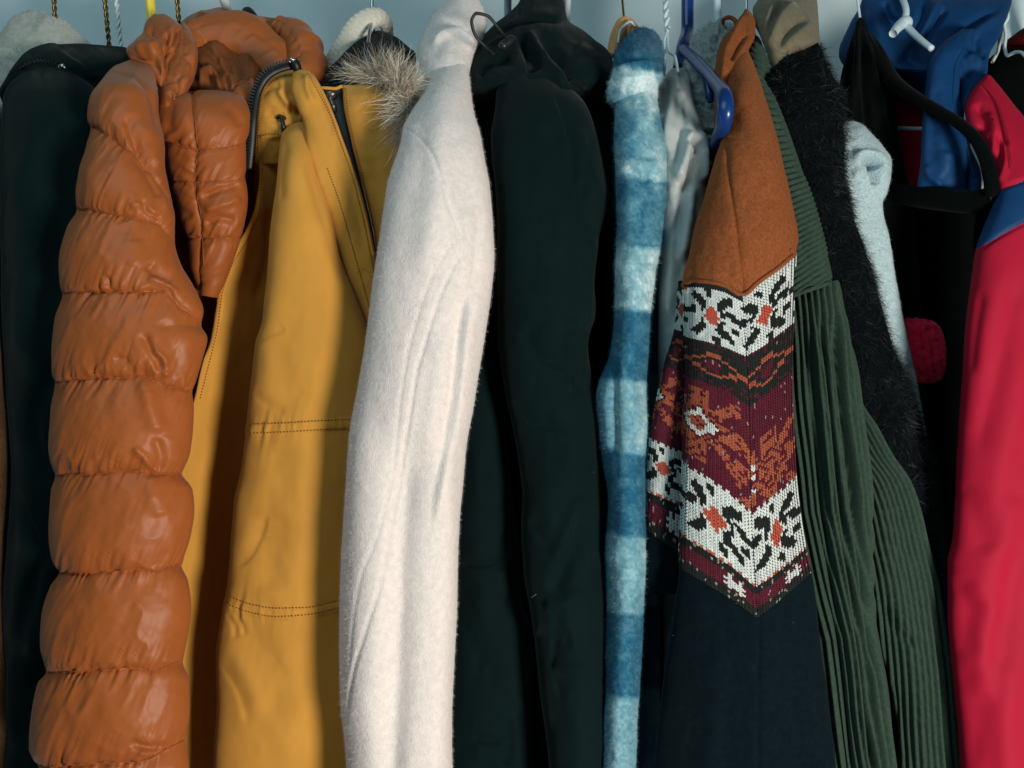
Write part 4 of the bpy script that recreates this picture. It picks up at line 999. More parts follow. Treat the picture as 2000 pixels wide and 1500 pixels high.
psu = vtube(['sleeve', 'lower_sleeve'], t, [M_suede, M_suede_black],
    [(1448, 92), (1431, 109), (1422, 147), (1422, 181), (1420, 227), (1411, 272), (1399, 306), (1390, 336), (1375, 390), (1361, 430), (1346, 500), (1334, 545), (1338, 600), (1338, 700), (1332, 850), (1328, 1000), (1327, 1110), (1315, 1200), (1300, 1300), (1286, 1400), (1278, 1500), (1270, 1650)],
    [(1458, 92), (1466, 109), (1479, 141), (1486, 162), (1499, 204), (1513, 249), (1524, 295), (1533, 336), (1542, 375), (1551, 417), (1559, 468), (1553, 497), (1549, 560), (1548, 625), (1546, 725), (1548, 820), (1554, 930), (1565, 1000), (1574, 1065), (1584, 1115), (1590, 1150), (1601, 1250), (1615, 1350), (1625, 1430), (1632, 1500), (1645, 1650)],
    [(92, .14, .008), (120, .12, .02), (200, .08, .035), (330, .045, .036), (550, .018, .036), (1200, .015, .034), (1650, .02, .038)], su_disp, step=3, split=su_split)
up, low, full = psu
hairs('lint', t, M_fibre, [low], 60, 0.0035, 0.00016, lay=0.9, comb=(0.2, 0, 0.5), rnd=0.8, seg=2, curl=0.5, col=srgb(120, 130, 130), mask=lambda x, y: (y > 1150).astype(float))
sweep('hem', t, M_suede, [(*(l + n * 0.0005), 0.0022) for l, n in (full.hit(x, y) for x, y in smooth_poly(hem, 3))], n=10, sub=2, world=True)
seam_cord(t, full, M_suede, [(1419, 292), (1426, 360), (1436, 440), (1448, 572)], r=0.0007, lift=-0.0005, name='sleeve_seam')
def sc_disp(px, py, u):
    return folds(px, py, [([(1455, 25), (1435, 70), (1418, 110), (1412, 160)], 7, 0.007), ([(1462, 60), (1440, 90), (1425, 120)], 6, -0.006)]) + 0.0008 * fbm(px / 15, py / 15, 103)
vtube('collar', t, M_suede, [(1455, 17), (1445, 38), (1436, 52), (1412, 72), (1400, 109), (1396, 145), (1396, 200), (1392, 300), (1385, 340)], [(1460, 17), (1468, 27), (1476, 45), (1474, 72), (1463, 97), (1450, 125), (1435, 160), (1430, 240), (1415, 340)],
    [(17, .19, .004), (40, .17, .012), (80, .145, .02), (150, .11, .02), (250, .10, .012), (340, .09, .01)], sc_disp, step=2.6)
sweep('collar_edge', t, M_suede, [(1412, 48, .195, .0016), (1413, 38, .19, .0022), (1422, 34, .185, .0025), (1432, 37, .18, .0025), (1440, 46, .172, .003)], n=10)
# back half of the sleeve, seen past the fold
pst = vtube('sleeve_back', t, M_suede_black, [(1325, 548), (1318, 640), (1298, 712), (1270, 855), (1262, 955), (1258, 1090), (1255, 1160)], [(1356, 548), (1356, 640), (1352, 712), (1348, 855), (1346, 955), (1344, 1090), (1340, 1160)],
    [(548, .045, .01), (700, .04, .02), (900, .05, .022), (1160, .06, .015)], lambda px, py, u: 0.001 * fbm(px / 20, py / 40, 105), step=3)
# knit bands
KW = np.array(srgb(204, 212, 208)); KK = np.array(srgb(34, 38, 36)); KR = np.array(srgb(182, 84, 66)); KO = np.array(srgb(158, 84, 60)); KM = np.array(srgb(88, 30, 44))
KS = 0.84        # knit chart cells per stitch
small = [".w.w.", "wwwww", ".www.", "wwwww", ".w.w."]
chain = ["......oooo......", "....oo....oo....", "..oo...mm...oo..", "oo....mmmm....oo", "oo....mmmm....oo", "..oo...mm...oo..", "....oo....oo....", "......oooo......"]
leaves = [(-4, -4.6, 2.7, 1.3, .6), (4.2, -4.6, 3.0, 1.3, -.5), (6.6, -1.4, 2.4, 1.2, .4), (-6.4, -1.2, 2.0, 1.1, -.5), (-4.2, 4.4, 2.7, 1.3, -.6), (4.2, 4.6, 3.0, 1.3, .5), (7.0, 2.4, 1.8, 1.0, -.5),
          (-1.0, -6.6, 1.5, 0.9, 1.0), (1.4, 6.8, 1.6, 0.9, 1.0), (2.9, -1.8, 0.8, 2.0, -.5), (2.7, 2.1, 0.8, 2.0, .5), (-2.8, -2.0, 0.7, 1.8, .5), (-2.8, 2.3, 0.7, 1.6, -.5)]
leaves = [(a, b, rx, ry, math.cos(g), math.sin(g)) for a, b, rx, ry, g in leaves]
def flower(row, col, off):
    c = (col + off) % 16 - 7.5; r = row
    if abs(c) + 0.8 * abs(r) < 2.6 + 0.5 * (random.random() - 0.5): return 'r'
    for (a, b, rx, ry, cg, sg) in leaves:
        x, y = (c - a) * cg + (r - b) * sg, -(c - a) * sg + (r - b) * cg
        if (x / rx) ** 2 + (y / ry) ** 2 < 1 + 0.5 * (random.random() - 0.5): return 'k'
    return '.'
def star(row, col):
    """eight-pointed stars: one on each half of the sleeve, one beyond the fold"""
    for c0, r0, R in ((-14, 46, 11.5), (6, 53, 11), (-33, 44, 10)):
        a, b = abs(col + 0.5 - c0), abs(row - r0)
        if a + b in (3.5, 4.5) and c0 != 6: return 'w'
        if c0 == 6 and 0 <= col < 1 and b < 5 and random.random() < 0.6: return 'w'
        if max(a, b) < R and (min(a, b) < 2.6 or abs(a - b) < 2.2 or a + b < 8) and not (5.2 < a + b < 6.4): return 'o'
    return '.'
def knit_col(row, col, r01):
    rf, cf = row * KS, col * KS; row = int(rf); col = int(math.floor(cf)); r02 = random.random()
    k = {'k': KK, 'r': KR, 'o': KO, 'w': KW, 'm': KM}
    if row < 1: return KK if col < 0 else KW
    if row < 17: return k.get(flower(rf - 9, cf, 18), KW)
    if row < 18: return KM if col % 2 else KK
    if row < 32:
        ch_ = chain[row - 21][(col + 2) % 16] if 0 <= row - 21 < 8 else '.'
        return k.get(ch_, KM if r01 < 0.12 else KK)
    if row < 62:
        c_ = k.get(star(row, col), KM)
        return KM if c_ is KO and r02 < 0.25 else c_
    if row < 63: return KW if col % 2 else KM
    if row < 80: return k.get(flower(rf - 71, cf, 17), KW)
    if row < 81: return KR if col % 2 else KW
    if row < 84: return KK
    if row < 89:
        q_ = (col + 40) % 16
        return KW if q_ < 5 and small[row - 84][q_] == 'w' else KM
    return KK
LEGV = np.array([[s, w * math.cos(a), w * math.sin(a)] for s, w in ((-1, .35), (-.4, 1), (.4, 1), (1, .35)) for a in (0, 1.047, 2.094, 3.1416, 4.7)], float)
LEGF = np.array([f for i in range(3) for j in range(5) for f in ([i * 5 + j, i * 5 + (j + 1) % 5, (i + 1) * 5 + (j + 1) % 5], [i * 5 + j, (i + 1) * 5 + (j + 1) % 5, (i + 1) * 5 + j])])
NR = 110
def knit(name, part, tcols, curves, nrows, c0, lift=0.0009):
    """V stitches over a part. curves: rows t -> list of photo points across; tcols: stitch column at each point"""
    tk = np.array([c[0] for c in curves], float) * NR / 92.0
    arr = np.array([c[1] for c in curves], float)          # (K, m, 2)
    tq = np.arange(0, nrows + 1)
    pts = np.stack([[pchip(tk, arr[:, j, k], tq) for k in (0, 1)] for j in range(arr.shape[1])])   # (m,2,T)
    c_all = np.arange(tcols[0], tcols[-1] + 1)
    gx = np.stack([np.interp(c_all, tcols, pts[:, 0, i]) for i in range(len(tq))])
    gy = np.stack([np.interp(c_all, tcols, pts[:, 1, i]) for i in range(len(tq))])
    ch = []; cols = []
    for i in range(nrows):
        for j in range(len(c_all) - 1):
            x0 = (gx[i, j] + gx[i, j + 1]) / 2; x1 = (gx[i + 1, j] + gx[i + 1, j + 1]) / 2
            y0 = (gy[i, j] + gy[i, j + 1]) / 2; y1 = (gy[i + 1, j] + gy[i + 1, j + 1]) / 2
            wx = gx[i, j + 1] - gx[i, j]; wy = gy[i, j + 1] - gy[i, j]
            if abs(wx) < 1.2: continue
            c = knit_col(i, int(c_all[j]), random.random())
            hx, hy = x1 - x0, y1 - y0
            L0, N0 = part.hit((x0 + x1) / 2, (y0 + y1) / 2)
            sc = (D + L0[1]) / 2000
            ex = np.cross(N0, [0, 0, 1.0]); ex /= np.linalg.norm(ex)
            if ex[0] < 0: ex = -ex
            ey = np.cross(N0, ex); ey /= np.linalg.norm(ey)
            if ey[2] > 0: ey = -ey
            exs = ex / max(abs(ex[0]), 0.35)
            for s in (-1, 1):
                ax, ay = 0.06 * s * wx + 0.55 * hx, 0.06 * s * wy + 0.60 * hy
                bx, by = 0.42 * s * wx - 0.55 * hx, 0.42 * s * wy - 0.60 * hy
                A = L0 + (exs * ax + ey * ay) * sc; B = L0 + (exs * bx + ey * by) * sc
                m = (A + B) / 2 + N0 * lift; dv = (B - A) / 2
                l = np.linalg.norm(dv); tg = dv / l; bb = np.cross(N0, tg)
                rad = 0.30 * abs(wx) * sc
                ch.append(m + LEGV[:, 0:1] * dv + LEGV[:, 1:2] * rad * bb + LEGV[:, 2:3] * rad * 0.8 * N0)
                cv = c * (0.86 + 0.28 * random.random())
                if c is KM and random.random() < 0.02: cv = np.array([0.30, 0.22, 0.24])
                if c is KK and i > 95 and random.random() < 0.08: cv = np.array([0.30, 0.25, 0.18])
                cols.append(cv)
    n = len(ch)
    V = np.concatenate(ch); F = (np.arange(n)[:, None, None] * 20 + LEGF[None]).reshape(-1, 3)
    return mkobj(name, V, F, M_knit, t, col=np.repeat(np.array(cols), 20, axis=0), kind='stuff')
front = [(0, [(1334, 556), (1352, 550), (1385, 552), (1415, 560), (1449, 579), (1480, 556), (1556, 492)]),
         (17, [(1336, 652), (1350, 657), (1385, 665), (1420, 676), (1456, 693), (1490, 672), (1550, 625)]),
         (32, [(1336, 728), (1348, 734), (1385, 746), (1425, 762), (1462, 790), (1490, 772), (1547, 722)]),
         (62, [(1330, 893), (1340, 905), (1380, 930), (1425, 960), (1466, 1000), (1500, 976), (1555, 928)]),
         (80, [(1327, 1026), (1336, 1040), (1380, 1068), (1430, 1100), (1474, 1140), (1508, 1118), (1573, 1064)]),
         (92, [(1326, 1100), (1334, 1112), (1380, 1140), (1430, 1170), (1478, 1206), (1512, 1180), (1585, 1116)])]
knit('knit_band', full, [-23, -20, -13, -7, 0, 6, 19], front, NR, 0)
strip = [(0, [(1325, 562), (1356, 549)]), (17, [(1318, 640), (1354, 652)]), (32, [(1298, 712), (1350, 730)]), (62, [(1270, 855), (1346, 890)]), (80, [(1262, 952), (1344, 986)]), (92, [(1258, 1030), (1342, 1092)])]
knit('knit_band', pst, [-36, -20], strip, NR, 0)
vtube('body', t, M_suede_black, [(1300, 330), (1290, 900), (1280, 1650)], [(1520, 330), (1560, 900), (1600, 1650)], [(330, .15, .01), (1650, .15, .02)], step=14, back=0.28)

# ------------------------------------------------------------------ green corduroy coat
t = thing('corduroy_coat', 'dark green corduroy coat with a gathered yoke seam beside the suede sleeve', 'coat', 1680, 1560, 0.2)
def ribs(s, h):
    f = s - np.round(s)
    return 2.0 * h * (0.25 - np.exp(-(f / 0.20) ** 2)) + 0.5 * h * np.cos(2 * np.pi * (s + 0.5))
def gc_yoke(px, py, u):
    s = (py + 0.55 * (px - 1540) * np.clip((py - 250) / 200, -0.3, 1.2)) / 12.5
    return ribs(s, 0.0013) + folds(px, py, [([(1560, 330), (1590, 420), (1615, 520)], 16, 0.005), ([(1545, 430), (1575, 490), (1600, 550)], 14, -0.004)])
yoke_line = lambda px: np.interp(px, [1500, 1547, 1580, 1610, 1626, 1645], [590, 578, 567, 557, 550, 552])
pgy = vtube(['yoke'], t, [M_cord], [(1470, 120), (1480, 200), (1500, 300), (1515, 400), (1525, 585)], [(1484, 120), (1494, 156), (1514, 190), (1534, 238), (1554, 294), (1573, 350), (1588, 392), (1605, 450), (1617, 500), (1626, 548), (1626, 585)],
    [(120, .135, .006), (160, .12, .014), (250, .085, .022), (400, .065, .024), (585, .055, .022)], gc_yoke, step=2.4, edge_disp=0.0, p=0.7,
    split=lambda px, py: (py > yoke_line(px) + 5).astype(int))[0]
def gcc(px, py, u): return ribs((py - 0.6 * px) / 13, 0.0012) + 0.0012 * fbm(px / 20, py / 20, 111)
vtube('collar', t, M_cord, [(1474, 72), (1460, 92), (1462, 120), (1480, 158)], [(1482, 72), (1490, 88), (1500, 112), (1508, 132), (1492, 158)], [(72, .17, .004), (95, .155, .018), (130, .14, .02), (158, .135, .008)], gcc, step=2.4)
gl = [(1525, 548), (1530, 700), (1545, 850), (1560, 1000), (1580, 1120), (1598, 1250), (1612, 1350), (1622, 1430), (1635, 1650)]
gr = [(1641, 548), (1650, 610), (1660, 650), (1676, 727), (1684, 783), (1700, 900), (1706, 1000), (1708, 1100), (1711, 1192), (1722, 1260), (1735, 1340), (1745, 1420), (1752, 1500), (1760, 1650)]
gvl = [[(1568, 590), (1590, 760), (1606, 960), (1640, 1250), (1668, 1560)], [(1598, 590), (1618, 700), (1630, 800), (1645, 960), (1668, 1150), (1695, 1350), (1712, 1560)], [(1622, 600), (1640, 720), (1655, 860), (1672, 1000), (1690, 1130), (1715, 1330)]]
def gb_disp(px, py, u):
    shift = np.interp(py, [570, 800, 1000, 1250, 1650], [0, 22, 42, 95, 140])
    s = (px - 1550 - shift - 0.10 * (px - 1600) * (py - 570) / 900) / 13.0 + 0.25 * noise(py / 160, px / 60, 113)
    r = ribs(s, 0.0030)
    for g in gvl: r = r + fold(px, py, g, 9, -0.013, 9, 0.10)
    r = r + folds(px, py, [([(1583, 590), (1600, 760), (1620, 1000), (1650, 1300)], 9, 0.006), ([(1612, 595), (1632, 760), (1655, 1000), (1680, 1240)], 8, 0.006), ([(1635, 580), (1652, 700), (1668, 850), (1690, 1050)], 8, 0.006)])
    return r
pgb = vtube(['front_panel'], t, [M_cord], gl, gr, [(548, .06, .02), (600, .06, .022), (800, .05, .024), (1650, .04, .026)], gb_disp, step=2.1, p=0.6, split=lambda px, py: (py < yoke_line(px) - 3).astype(int))[0]
gl2 = [(1640, 570), (1650, 700), (1662, 800), (1675, 1000), (1690, 1150), (1706, 1200), (1722, 1270), (1740, 1350), (1752, 1430), (1770, 1650)]
gr2 = [(1645, 570), (1660, 642), (1677, 727), (1686, 783), (1717, 834), (1748, 890), (1783, 942), (1801, 993), (1817, 1060), (1838, 1145), (1851, 1230), (1864, 1336), (1872, 1440), (1878, 1500), (1890, 1650)]
def gb2_disp(px, py, u):
    xr_ = pchip([q[1] for q in gr2], [q[0] for q in gr2], py)
    s = (px - xr_) / np.clip(10 + (py - 600) / 260, 9, 13.5)
    return ribs(s, 0.0020) + folds(px, py, [([(1710, 900), (1740, 1100), (1790, 1350), (1800, 1560)], 22, 0.005), ([(1720, 1180), (1750, 1230), (1790, 1260)], 12, -0.005), ([(1735, 1330), (1760, 1400), (1770, 1500)], 14, -0.004)])
vtube('back_panel', t, M_cord, gl2, gr2, [(570, .09, .006), (700, .085, .010), (900, .075, .014), (1650, .065, .018)], gb2_disp, step=2.1, p=0.6)
sweep('yoke_seam', t, M_cord, [(*(l + n * 0.0004), 0.0022) for l, n in (pgy.hit(x, y) for x, y in [(1542, 580), (1560, 574), (1580, 566), (1600, 560), (1618, 553)])], n=10, sub=5, world=True)
vtube('body', t, M_cord, [(1530, 300), (1640, 900), (1700, 1650)], [(1560, 300), (1660, 900), (1840, 1650)], [(300, .16, .01), (1650, .15, .02)], step=14, back=0.28)

# ------------------------------------------------------------------ black faux fur coat with a taupe collar
t = thing('fur_coat', 'black faux fur coat with a draped taupe felt collar', 'coat', 1750, 1560, 0.25)
def fd(px, py, u): return 0.004 * fbm(px / 40, py / 60, 121)
pf = vtube('sleeve', t, M_furcoat, [(1550, 72), (1520, 98), (1505, 125), (1495, 160), (1500, 250), (1530, 400), (1580, 560), (1620, 700), (1680, 850), (1740, 980), (1780, 1100), (1800, 1300), (1810, 1650)],
    [(1585, 72), (1600, 88), (1615, 126), (1627, 150), (1643, 180), (1649, 210), (1648, 280), (1649, 350), (1658, 380), (1664, 414), (1684, 476), (1704, 535), (1725, 612), (1742, 672), (1771, 740), (1794, 813), (1811, 877), (1828, 962), (1840, 1069), (1845, 1130), (1848, 1196), (1852, 1251), (1860, 1650)],
    [(72, .18, .008), (110, .165, .03), (200, .13, .04), (400, .115, .04), (1650, .115, .04)], fd, step=5)
hairs('fur_pile', t, M_fur, [pf], 60000, 0.0085, 0.0002, clump=(14, 0.8), lay=0.5, comb=(0.15, 0, -0.8), rnd=0.45, droop=0.3, seg=3, curl=0.3, col=np.array([srgb(20, 27, 30), srgb(12, 16, 18), srgb(28, 37, 40)]), colvar=0.2)
def tp(px, py, u):
    return folds(px, py, [([(1510, 10), (1498, 50), (1490, 90)], 6, 0.007), ([(1555, 5), (1520, 45), (1500, 100)], 6, 0.008, 14), ([(1580, 30), (1545, 55), (1515, 95)], 8, -0.006), ([(1535, 0), (1505, 45), (1492, 90)], 7, -0.006),
        ([(1598, 40), (1565, 65), (1525, 95)], 10, 0.004)]) + 0.001 * fbm(px / 30, py / 30, 123)
vtube('collar', t, M_taupe, [(1490, -30), (1480, 0), (1470, 18), (1472, 40), (1488, 78), (1500, 112), (1507, 132)], [(1592, -30), (1596, 0), (1599, 42), (1601, 78), (1580, 92), (1550, 110), (1514, 132)],
    [(-30, .24, .01), (0, .22, .03), (40, .19, .04), (80, .165, .035), (132, .15, .012)], tp, step=3)
vtube('body', t, M_furcoat, [(1540, 200), (1600, 600), (1760, 1650)], [(1630, 200), (1680, 600), (1850, 1650)], [(200, .19, .01), (1650, .19, .02)], step=14, back=0.26)

# ------------------------------------------------------------------ pale fleece
t = thing('fleece_jacket', 'pale blue grey fleece jacket with its edge folded into a loop beside the black fur', 'jacket', 1700, 1500, 0.25)
def lf(px, py, u):
    return folds(px, py, [([(1660, 318), (1685, 302), (1715, 305), (1726, 325), (1716, 360)], 9, 0.007), ([(1682, 310), (1702, 314), (1714, 330)], 8, -0.030), ([(1690, 325), (1706, 345), (1712, 362)], 6, -0.012),
        ([(1662, 340), (1690, 335), (1700, 350)], 8, 0.003), ([(1735, 300), (1738, 340), (1724, 390)], 9, 0.004)]) + 0.001 * fbm(px / 16, py / 16, 131)
plf = vtube('front_edge', t, M_lightfleece, [(1640, 236), (1630, 260), (1625, 300), (1632, 400), (1660, 470), (1690, 560), (1720, 650), (1755, 735), (1785, 800), (1800, 850)],
    [(1668, 236), (1684, 243), (1702, 260), (1728, 290), (1740, 308), (1738, 344), (1731, 378), (1724, 398), (1727, 425), (1735, 452), (1747, 527), (1764, 621), (1782, 706), (1792, 752), (1803, 815), (1810, 850)],
    [(236, .165, .006), (260, .155, .012), (320, .145, .018), (420, .14, .012), (850, .14, .008)], lf, step=2.6)
hairs('fleece_pile', t, M_fibre, [plf], 10000, 0.0026, 0.00012, lay=0.2, rnd=0.7, seg=1, col=srgb(182, 206, 210), colvar=0.12)
sweep('hanger_tip', t, M_wood, [(1646, 242, .185, .003), (1655, 238, .18, .0022), (1659, 240, .178, .001)], n=8)
vtube('body', t, M_lightfleece, [(1600, 330), (1640, 700), (1700, 1600)], [(1700, 330), (1740, 700), (1800, 1600)], [(330, .215, .005), (1600, .22, .01)], step=14, back=0.2)

# ------------------------------------------------------------------ black velvet hanger with a draped top
hv = thing('velvet_hanger', 'black velvet flocked hanger with a curved shoulder tip in front of the blue jacket', 'hanger', 1800, 400, 0.12)
sweep('hook', hv, M_whitewire, hook_path(1681, 0.22, 44, 0.0016, -0.001), n=10, world=True)
pv1 = sweep('arm', hv, M_velvet, [(1684, 60, .215, .006), (1712, 105, .20, .010), (1745, 158, .165, .0090), (1790, 192, .125, .0078), (1835, 218, .095, .0072), (1880, 246, .075, .0070), (1910, 278, .060, .0072), (1928, 318, .055, .0076), (1936, 352, .055, .0080), (1938, 380, .06, .0080)], n=24, sub=8, flat=0.7)
pv2 = sweep('cross_bar', hv, M_velvet, [(1936, 384, .065, .0105), (1905, 394, .075, .0115), (1850, 390, .09, .012), (1790, 384, .12, .011), (1750, 376, .16, .010)], n=20, sub=8, flat=0.7)
hairs('flock', hv, M_fibre, [pv1, pv2], 9000, 0.0022, 0.0001, lay=0.1, rnd=0.5, seg=1, col=srgb(14, 20, 19), colvar=0.2)
t = thing('strap_top', 'black top with thin straps bunched on the velvet hanger', 'top', 1700, 900, 0.2)
def st(px, py, u):
    return folds(px, py, [([(1676, 50), (1672, 150), (1660, 250)], 4, 0.009), ([(1690, 60), (1708, 150), (1735, 260), (1765, 400)], 5, 0.009), ([(1682, 60), (1690, 160), (1700, 300)], 7, -0.010), ([(1665, 80), (1655, 160), (1645, 240)], 6, -0.008),
        ([(1702, 70), (1730, 200), (1775, 400)], 7, -0.006)]) + 0.002 * fbm(px / 14, py / 60, 141)
vtube('body', t, M_velvet, [(1678, 36), (1668, 60), (1652, 110), (1640, 170), (1640, 260), (1660, 600), (1670, 950)], [(1686, 36), (1698, 62), (1725, 105), (1745, 180), (1755, 260), (1785, 420), (1800, 600), (1810, 950)],
    [(36, .215, .004), (70, .205, .012), (150, .195, .018), (300, .195, .02), (950, .20, .02)], st, step=3.4)
sweep('strap', t, M_velvet, [(1676, 44, .20, .0022), (1673, 110, .178, .0026), (1667, 180, .172, .0028), (1660, 245, .175, .0026)], n=10, flat=0.6)

# ------------------------------------------------------------------ blue and red ski jacket
t = thing('ski_jacket', 'blue and red shell jacket with a blue band round its red sleeve', 'jacket', 1930, 1560, 0.2)
def sk(px, py, u):
    return folds(px, py, [([(1725, 0), (1735, 30), (1760, 50)], 8, -0.010), ([(1700, 10), (1720, 60), (1725, 130)], 18, 0.006), ([(1815, 0), (1800, 40), (1780, 70)], 10, -0.008), ([(1850, 10), (1825, 45), (1800, 85)], 8, -0.010), ([(1830, 0), (1815, 40), (1795, 80)], 10, 0.006),
        ([(1965, 12), (1920, 38), (1880, 70), (1862, 110), (1856, 170)], 10, -0.010), ([(1968, 22), (1925, 46), (1892, 76), (1873, 116), (1866, 180)], 9, 0.010), ([(1900, 70), (1915, 100), (1930, 110)], 7, -0.006),
        ([(1880, 95), (1905, 92), (1925, 118)], 6, -0.006), ([(1878, 130), (1900, 110), (1920, 125)], 6, 0.005), ([(1885, 150), (1905, 130), (1925, 140)], 6, -0.006), ([(1760, 100), (1790, 120), (1820, 130)], 20, -0.010)]) + 0.001 * fbm(px / 34, py / 34, 151)
psk = vtube('collar', t, M_skiblue, [(1690, -30), (1680, 10), (1660, 46), (1638, 106), (1650, 132), (1720, 152), (1785, 180), (1803, 215), (1806, 260)], [(1975, -30), (1976, 0), (1972, 20), (1960, 50), (1950, 76), (1932, 108), (1928, 150), (1900, 180), (1885, 215), (1880, 260)],
    [(-30, .25, .25, .01), (20, .25, .21, .03), (100, .26, .17, .03), (170, .26, .14, .03), (260, .25, .12, .02)], sk, step=3.2)
def skp(px, py, u):
    return folds(px, py, [([(1905, 60), (1875, 110), (1868, 180), (1882, 240)], 7, 0.006), ([(1830, 150), (1822, 230), (1815, 330)], 18, -0.005), ([(1850, 290), (1845, 330), (1820, 360)], 16, 0.005), ([(1902, 280), (1912, 330), (1908, 385)], 8, 0.006), ([(1892, 270), (1898, 330), (1895, 385)], 6, -0.005),
       ([(1806, 320), (1815, 345), (1840, 365)], 8, 0.005)]) + 0.0008 * fbm(px / 30, py / 30, 153)
pskp = vtube('placket', t, M_skiblue, [(1880, 56), (1835, 90), (1812, 130), (1806, 182), (1801, 238), (1797, 322), (1792, 364), (1800, 400)], [(1904, 56), (1884, 90), (1872, 130), (1870, 190), (1884, 235), (1899, 294), (1913, 340), (1916, 389), (1914, 400)],
    [(56, .16, .006), (100, .15, .02), (200, .13, .02), (300, .115, .02), (400, .12, .012)], skp, step=3.2)
seam_cord(t, pskp, M_skiblue, [(1886, 92), (1866, 130), (1862, 190), (1876, 240), (1890, 296), (1905, 350)], r=0.0014, name='placket_piping')
rl = [(1926, 146), (1908, 165), (1893, 186), (1884, 213), (1888, 240), (1910, 262), (1926, 285), (1937, 322), (1944, 372), (1938, 400), (1920, 445), (1905, 490), (1895, 560), (1885, 640), (1878, 760), (1870, 870), (1865, 960), (1860, 1050), (1850, 1100), (1850, 1200), (1853, 1250), (1862, 1340), (1872, 1450), (1880, 1650)]
rr_ = [(1934, 146), (1956, 172), (1984, 208), (2010, 240), (2040, 300), (2070, 400), (2085, 600), (2100, 1000), (2110, 1650)]
def rd(px, py, u):
    return folds(px, py, [
        ([(1912, 160), (1945, 200), (1962, 260), (1972, 330)], 4, -0.005), ([(1905, 200), (1925, 240), (1905, 270)], 9, -0.006), ([(1925, 215), (1945, 260), (1940, 310)], 9, 0.005), ([(1948, 255), (1955, 300), (1945, 350)], 7, -0.006), ([(1965, 270), (1962, 320), (1950, 365)], 8, 0.005),
        ([(1965, 500), (1935, 640), (1912, 760), (1888, 880)], 34, 0.004), ([(2000, 520), (1960, 660), (1925, 800), (1898, 900)], 34, -0.0045, 22), ([(2010, 640), (1985, 780), (1950, 920), (1930, 1040)], 30, 0.004), 
        ([(1868, 940), (1900, 1005), (1930, 1085)], 28, -0.003), ([(1990, 960), (1945, 1080), (1895, 1190)], 30, 0.004), ([(1866, 1120), (1892, 1200), (1885, 1290)], 28, -0.0035), ([(1950, 1150), (1915, 1260), (1920, 1380)], 26, 0.004),
        ([(2000, 1050), (1965, 1220), (1940, 1400)], 26, -0.004), ([(1885, 1290), (1908, 1390), (1900, 1500)], 26, -0.0025), ([(1960, 1280), (1962, 1420), (1975, 1560)], 28, 0.005), ([(1920, 560), (1905, 650), (1895, 740)], 12, -0.003),
        ([(1908, 492), (1950, 462), (2000, 436), (2060, 410)], 4, -0.003), ([(1944, 376), (1970, 362), (2000, 353), (2060, 340)], 4, -0.003)]) + 0.0007 * fbm(px / 70, py / 130, 155)
def rsplit(px, py):
    a = np.interp(px, [1900, 1946, 2000, 2120], [392, 375, 353, 320]); b = np.interp(px, [1860, 1905, 1950, 2000, 2120], [520, 490, 462, 436, 390])
    return np.where(py < a, 0, np.where(py < b, 1, 2))
pr = vtube(['shoulder', 'sleeve_band', 'sleeve'], t, [M_skired, M_skiblue, M_skired], rl, rr_, [(146, .13, .01), (200, .11, .02), (300, .09, .03), (420, .07, .036), (700, .055, .038), (1650, .045, .038)], rd, step=3, split=rsplit, p=0.75)
stitching(t, pr[-1], fabric('dark red thread', srgb(110, 14, 34)), [[(1912, 158), (1945, 200), (1962, 260), (1972, 330)]], pitch=5)
vtube('body', t, M_skired, [(1690, 120), (1700, 330), (1720, 600), (1800, 1650)], [(1830, 120), (1860, 300), (1880, 600), (1900, 1650)], [(120, .285, .01), (400, .27, .02), (1650, .26, .02)], step=10, back=0.2)
ph = thing('plastic_hanger', 'white plastic hanger with a knobbed hook resting on the blue collar', 'hanger', 1780, 80, 0.19)
sweep('hook', ph, M_whiteplastic, np.concatenate([[(*P(1767, 42, .195), 0.0040)], hook_path(1770, 0.20, 20, 0.0038, 0.001)]), n=14, world=True)
sweep('knob', ph, M_whiteplastic, [(1744, 66, .16, .0046), (1750, 58, .165, .0052), (1760, 48, .175, .0062), (1770, 43, .18, .0072), (1777, 46, .185, .004)], n=18, sub=8)
sweep('arm', ph, M_whiteplastic, [(1768, 48, .18, .0044), (1785, 66, .165, .0040), (1804, 83, .15, .0038), (1820, 95, .14, .0036)], n=14)
sweep('lower_bar', ph, M_whiteplastic, [(1752, 250, .235, .0024), (1775, 251, .232, .0024), (1812, 252, .23, .0024)], n=10)

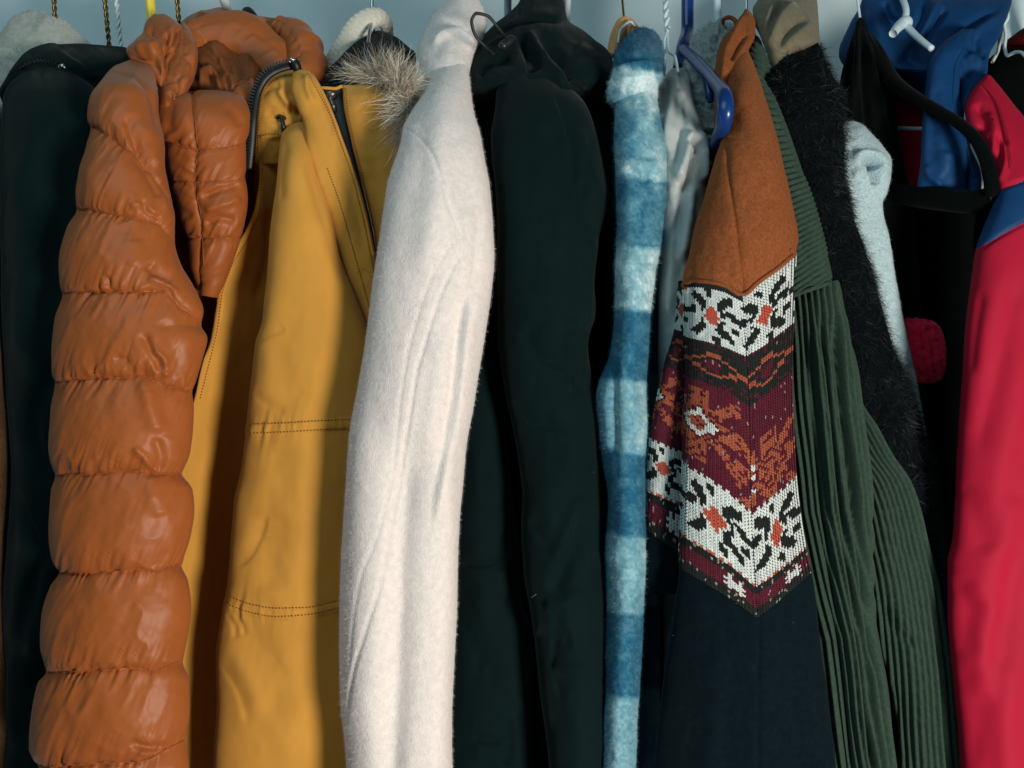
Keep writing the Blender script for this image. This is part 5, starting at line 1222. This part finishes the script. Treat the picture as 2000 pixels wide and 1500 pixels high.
# ------------------------------------------------------------------ red knitted cuff
t = thing('knit_sweater', 'red ribbed knit cuff sticking out beside the pale fleece edge', 'sweater', 1800, 760, 0.25)
pck = vtube('cuff', t, M_redknit, [(1762, 626), (1758, 650), (1765, 700), (1776, 746)], [(1806, 626), (1830, 636), (1840, 662), (1846, 705), (1840, 736), (1824, 746)], [(626, .165, .008), (640, .16, .012), (700, .155, .012), (746, .16, .008)],
    lambda px, py, u: 0.0035 * np.abs(np.sin(np.pi * (px - 0.16 * py) / 15)) ** 0.8 + 0.0015 * fbm(px / 12, py / 12, 161), step=2.4, p=0.45)
hairs('wool_fuzz', t, M_fibre, [pck], 2500, 0.0028, 0.0001, lay=0.1, rnd=0.7, seg=2, curl=0.4, col=srgb(206, 34, 62), colvar=0.15)
vtube('sleeve', t, M_redknit, [(1765, 640), (1768, 740)], [(1815, 640), (1810, 740)], [(640, .175, .005), (740, .175, .005)], step=6, back=0.2)

# ------------------------------------------------------------------ garments past the ski jacket
t = thing('black_coat', 'plain black coat in the shade between the fur coat and the red sleeve', 'coat', 1860, 1560, 0.35)
vtube('body', t, M_deepblack, [(1770, 395), (1790, 700), (1830, 1650)], [(1970, 395), (1960, 700), (1960, 1650)], [(395, .245, .01), (1650, .23, .02)], lambda px, py, u: 0.003 * fbm(px / 30, py / 120, 171), step=6, back=0.02)
t = thing('dark_coat', 'black coat beyond the red shoulder of the ski jacket', 'coat', 2040, 1560, 0.35)
vtube('body', t, M_deepblack, [(1960, 92), (1925, 125), (1920, 200), (1925, 600), (1960, 1650)], [(2060, 92), (2100, 130), (2120, 200), (2130, 1650)], [(92, .25, .01), (130, .23, .03), (1650, .22, .04)], step=8, back=0.2)
t = thing('red_sweater', 'dark red sweater shoulder behind the white bent wire hanger', 'sweater', 2060, 1500, 0.4)
vtube('shoulder', t, M_darkred, [(2010, 48), (1985, 64), (1950, 95), (1935, 125), (1935, 400)], [(2060, 48), (2100, 64), (2130, 95), (2140, 125), (2140, 400)], [(48, .31, .01), (80, .30, .03), (400, .29, .03)], step=6, back=0.2)
hz = thing('wire_hanger', 'white wire hanger with a bent neck beside the blue collar', 'hanger', 1970, 110, RAIL_D)
sweep('hook', hz, M_whitewire, np.concatenate([[(*P(1938, 122, .205), 0.0019), (*P(1950, 96, .205), 0.0019), (*P(1953, 74, .205), 0.0019), (*P(1960, 50, .205), .0019), (*P(1968, 36, .205), .0020)], hook_path(1967, 0.21, 22, 0.0020, 0.0)]), n=10, world=True)
sweep('arm', hz, M_whitewire, [(1961, 47, .20, .0019), (1964, 64, .197, .0019), (1963, 98, .19, .0019), (1968, 109, .185, .0019), (1980, 103, .175, .0019), (1992, 102, .165, .0019), (2004, 112, .15, .0019), (2030, 140, .13, .0019)], n=10)
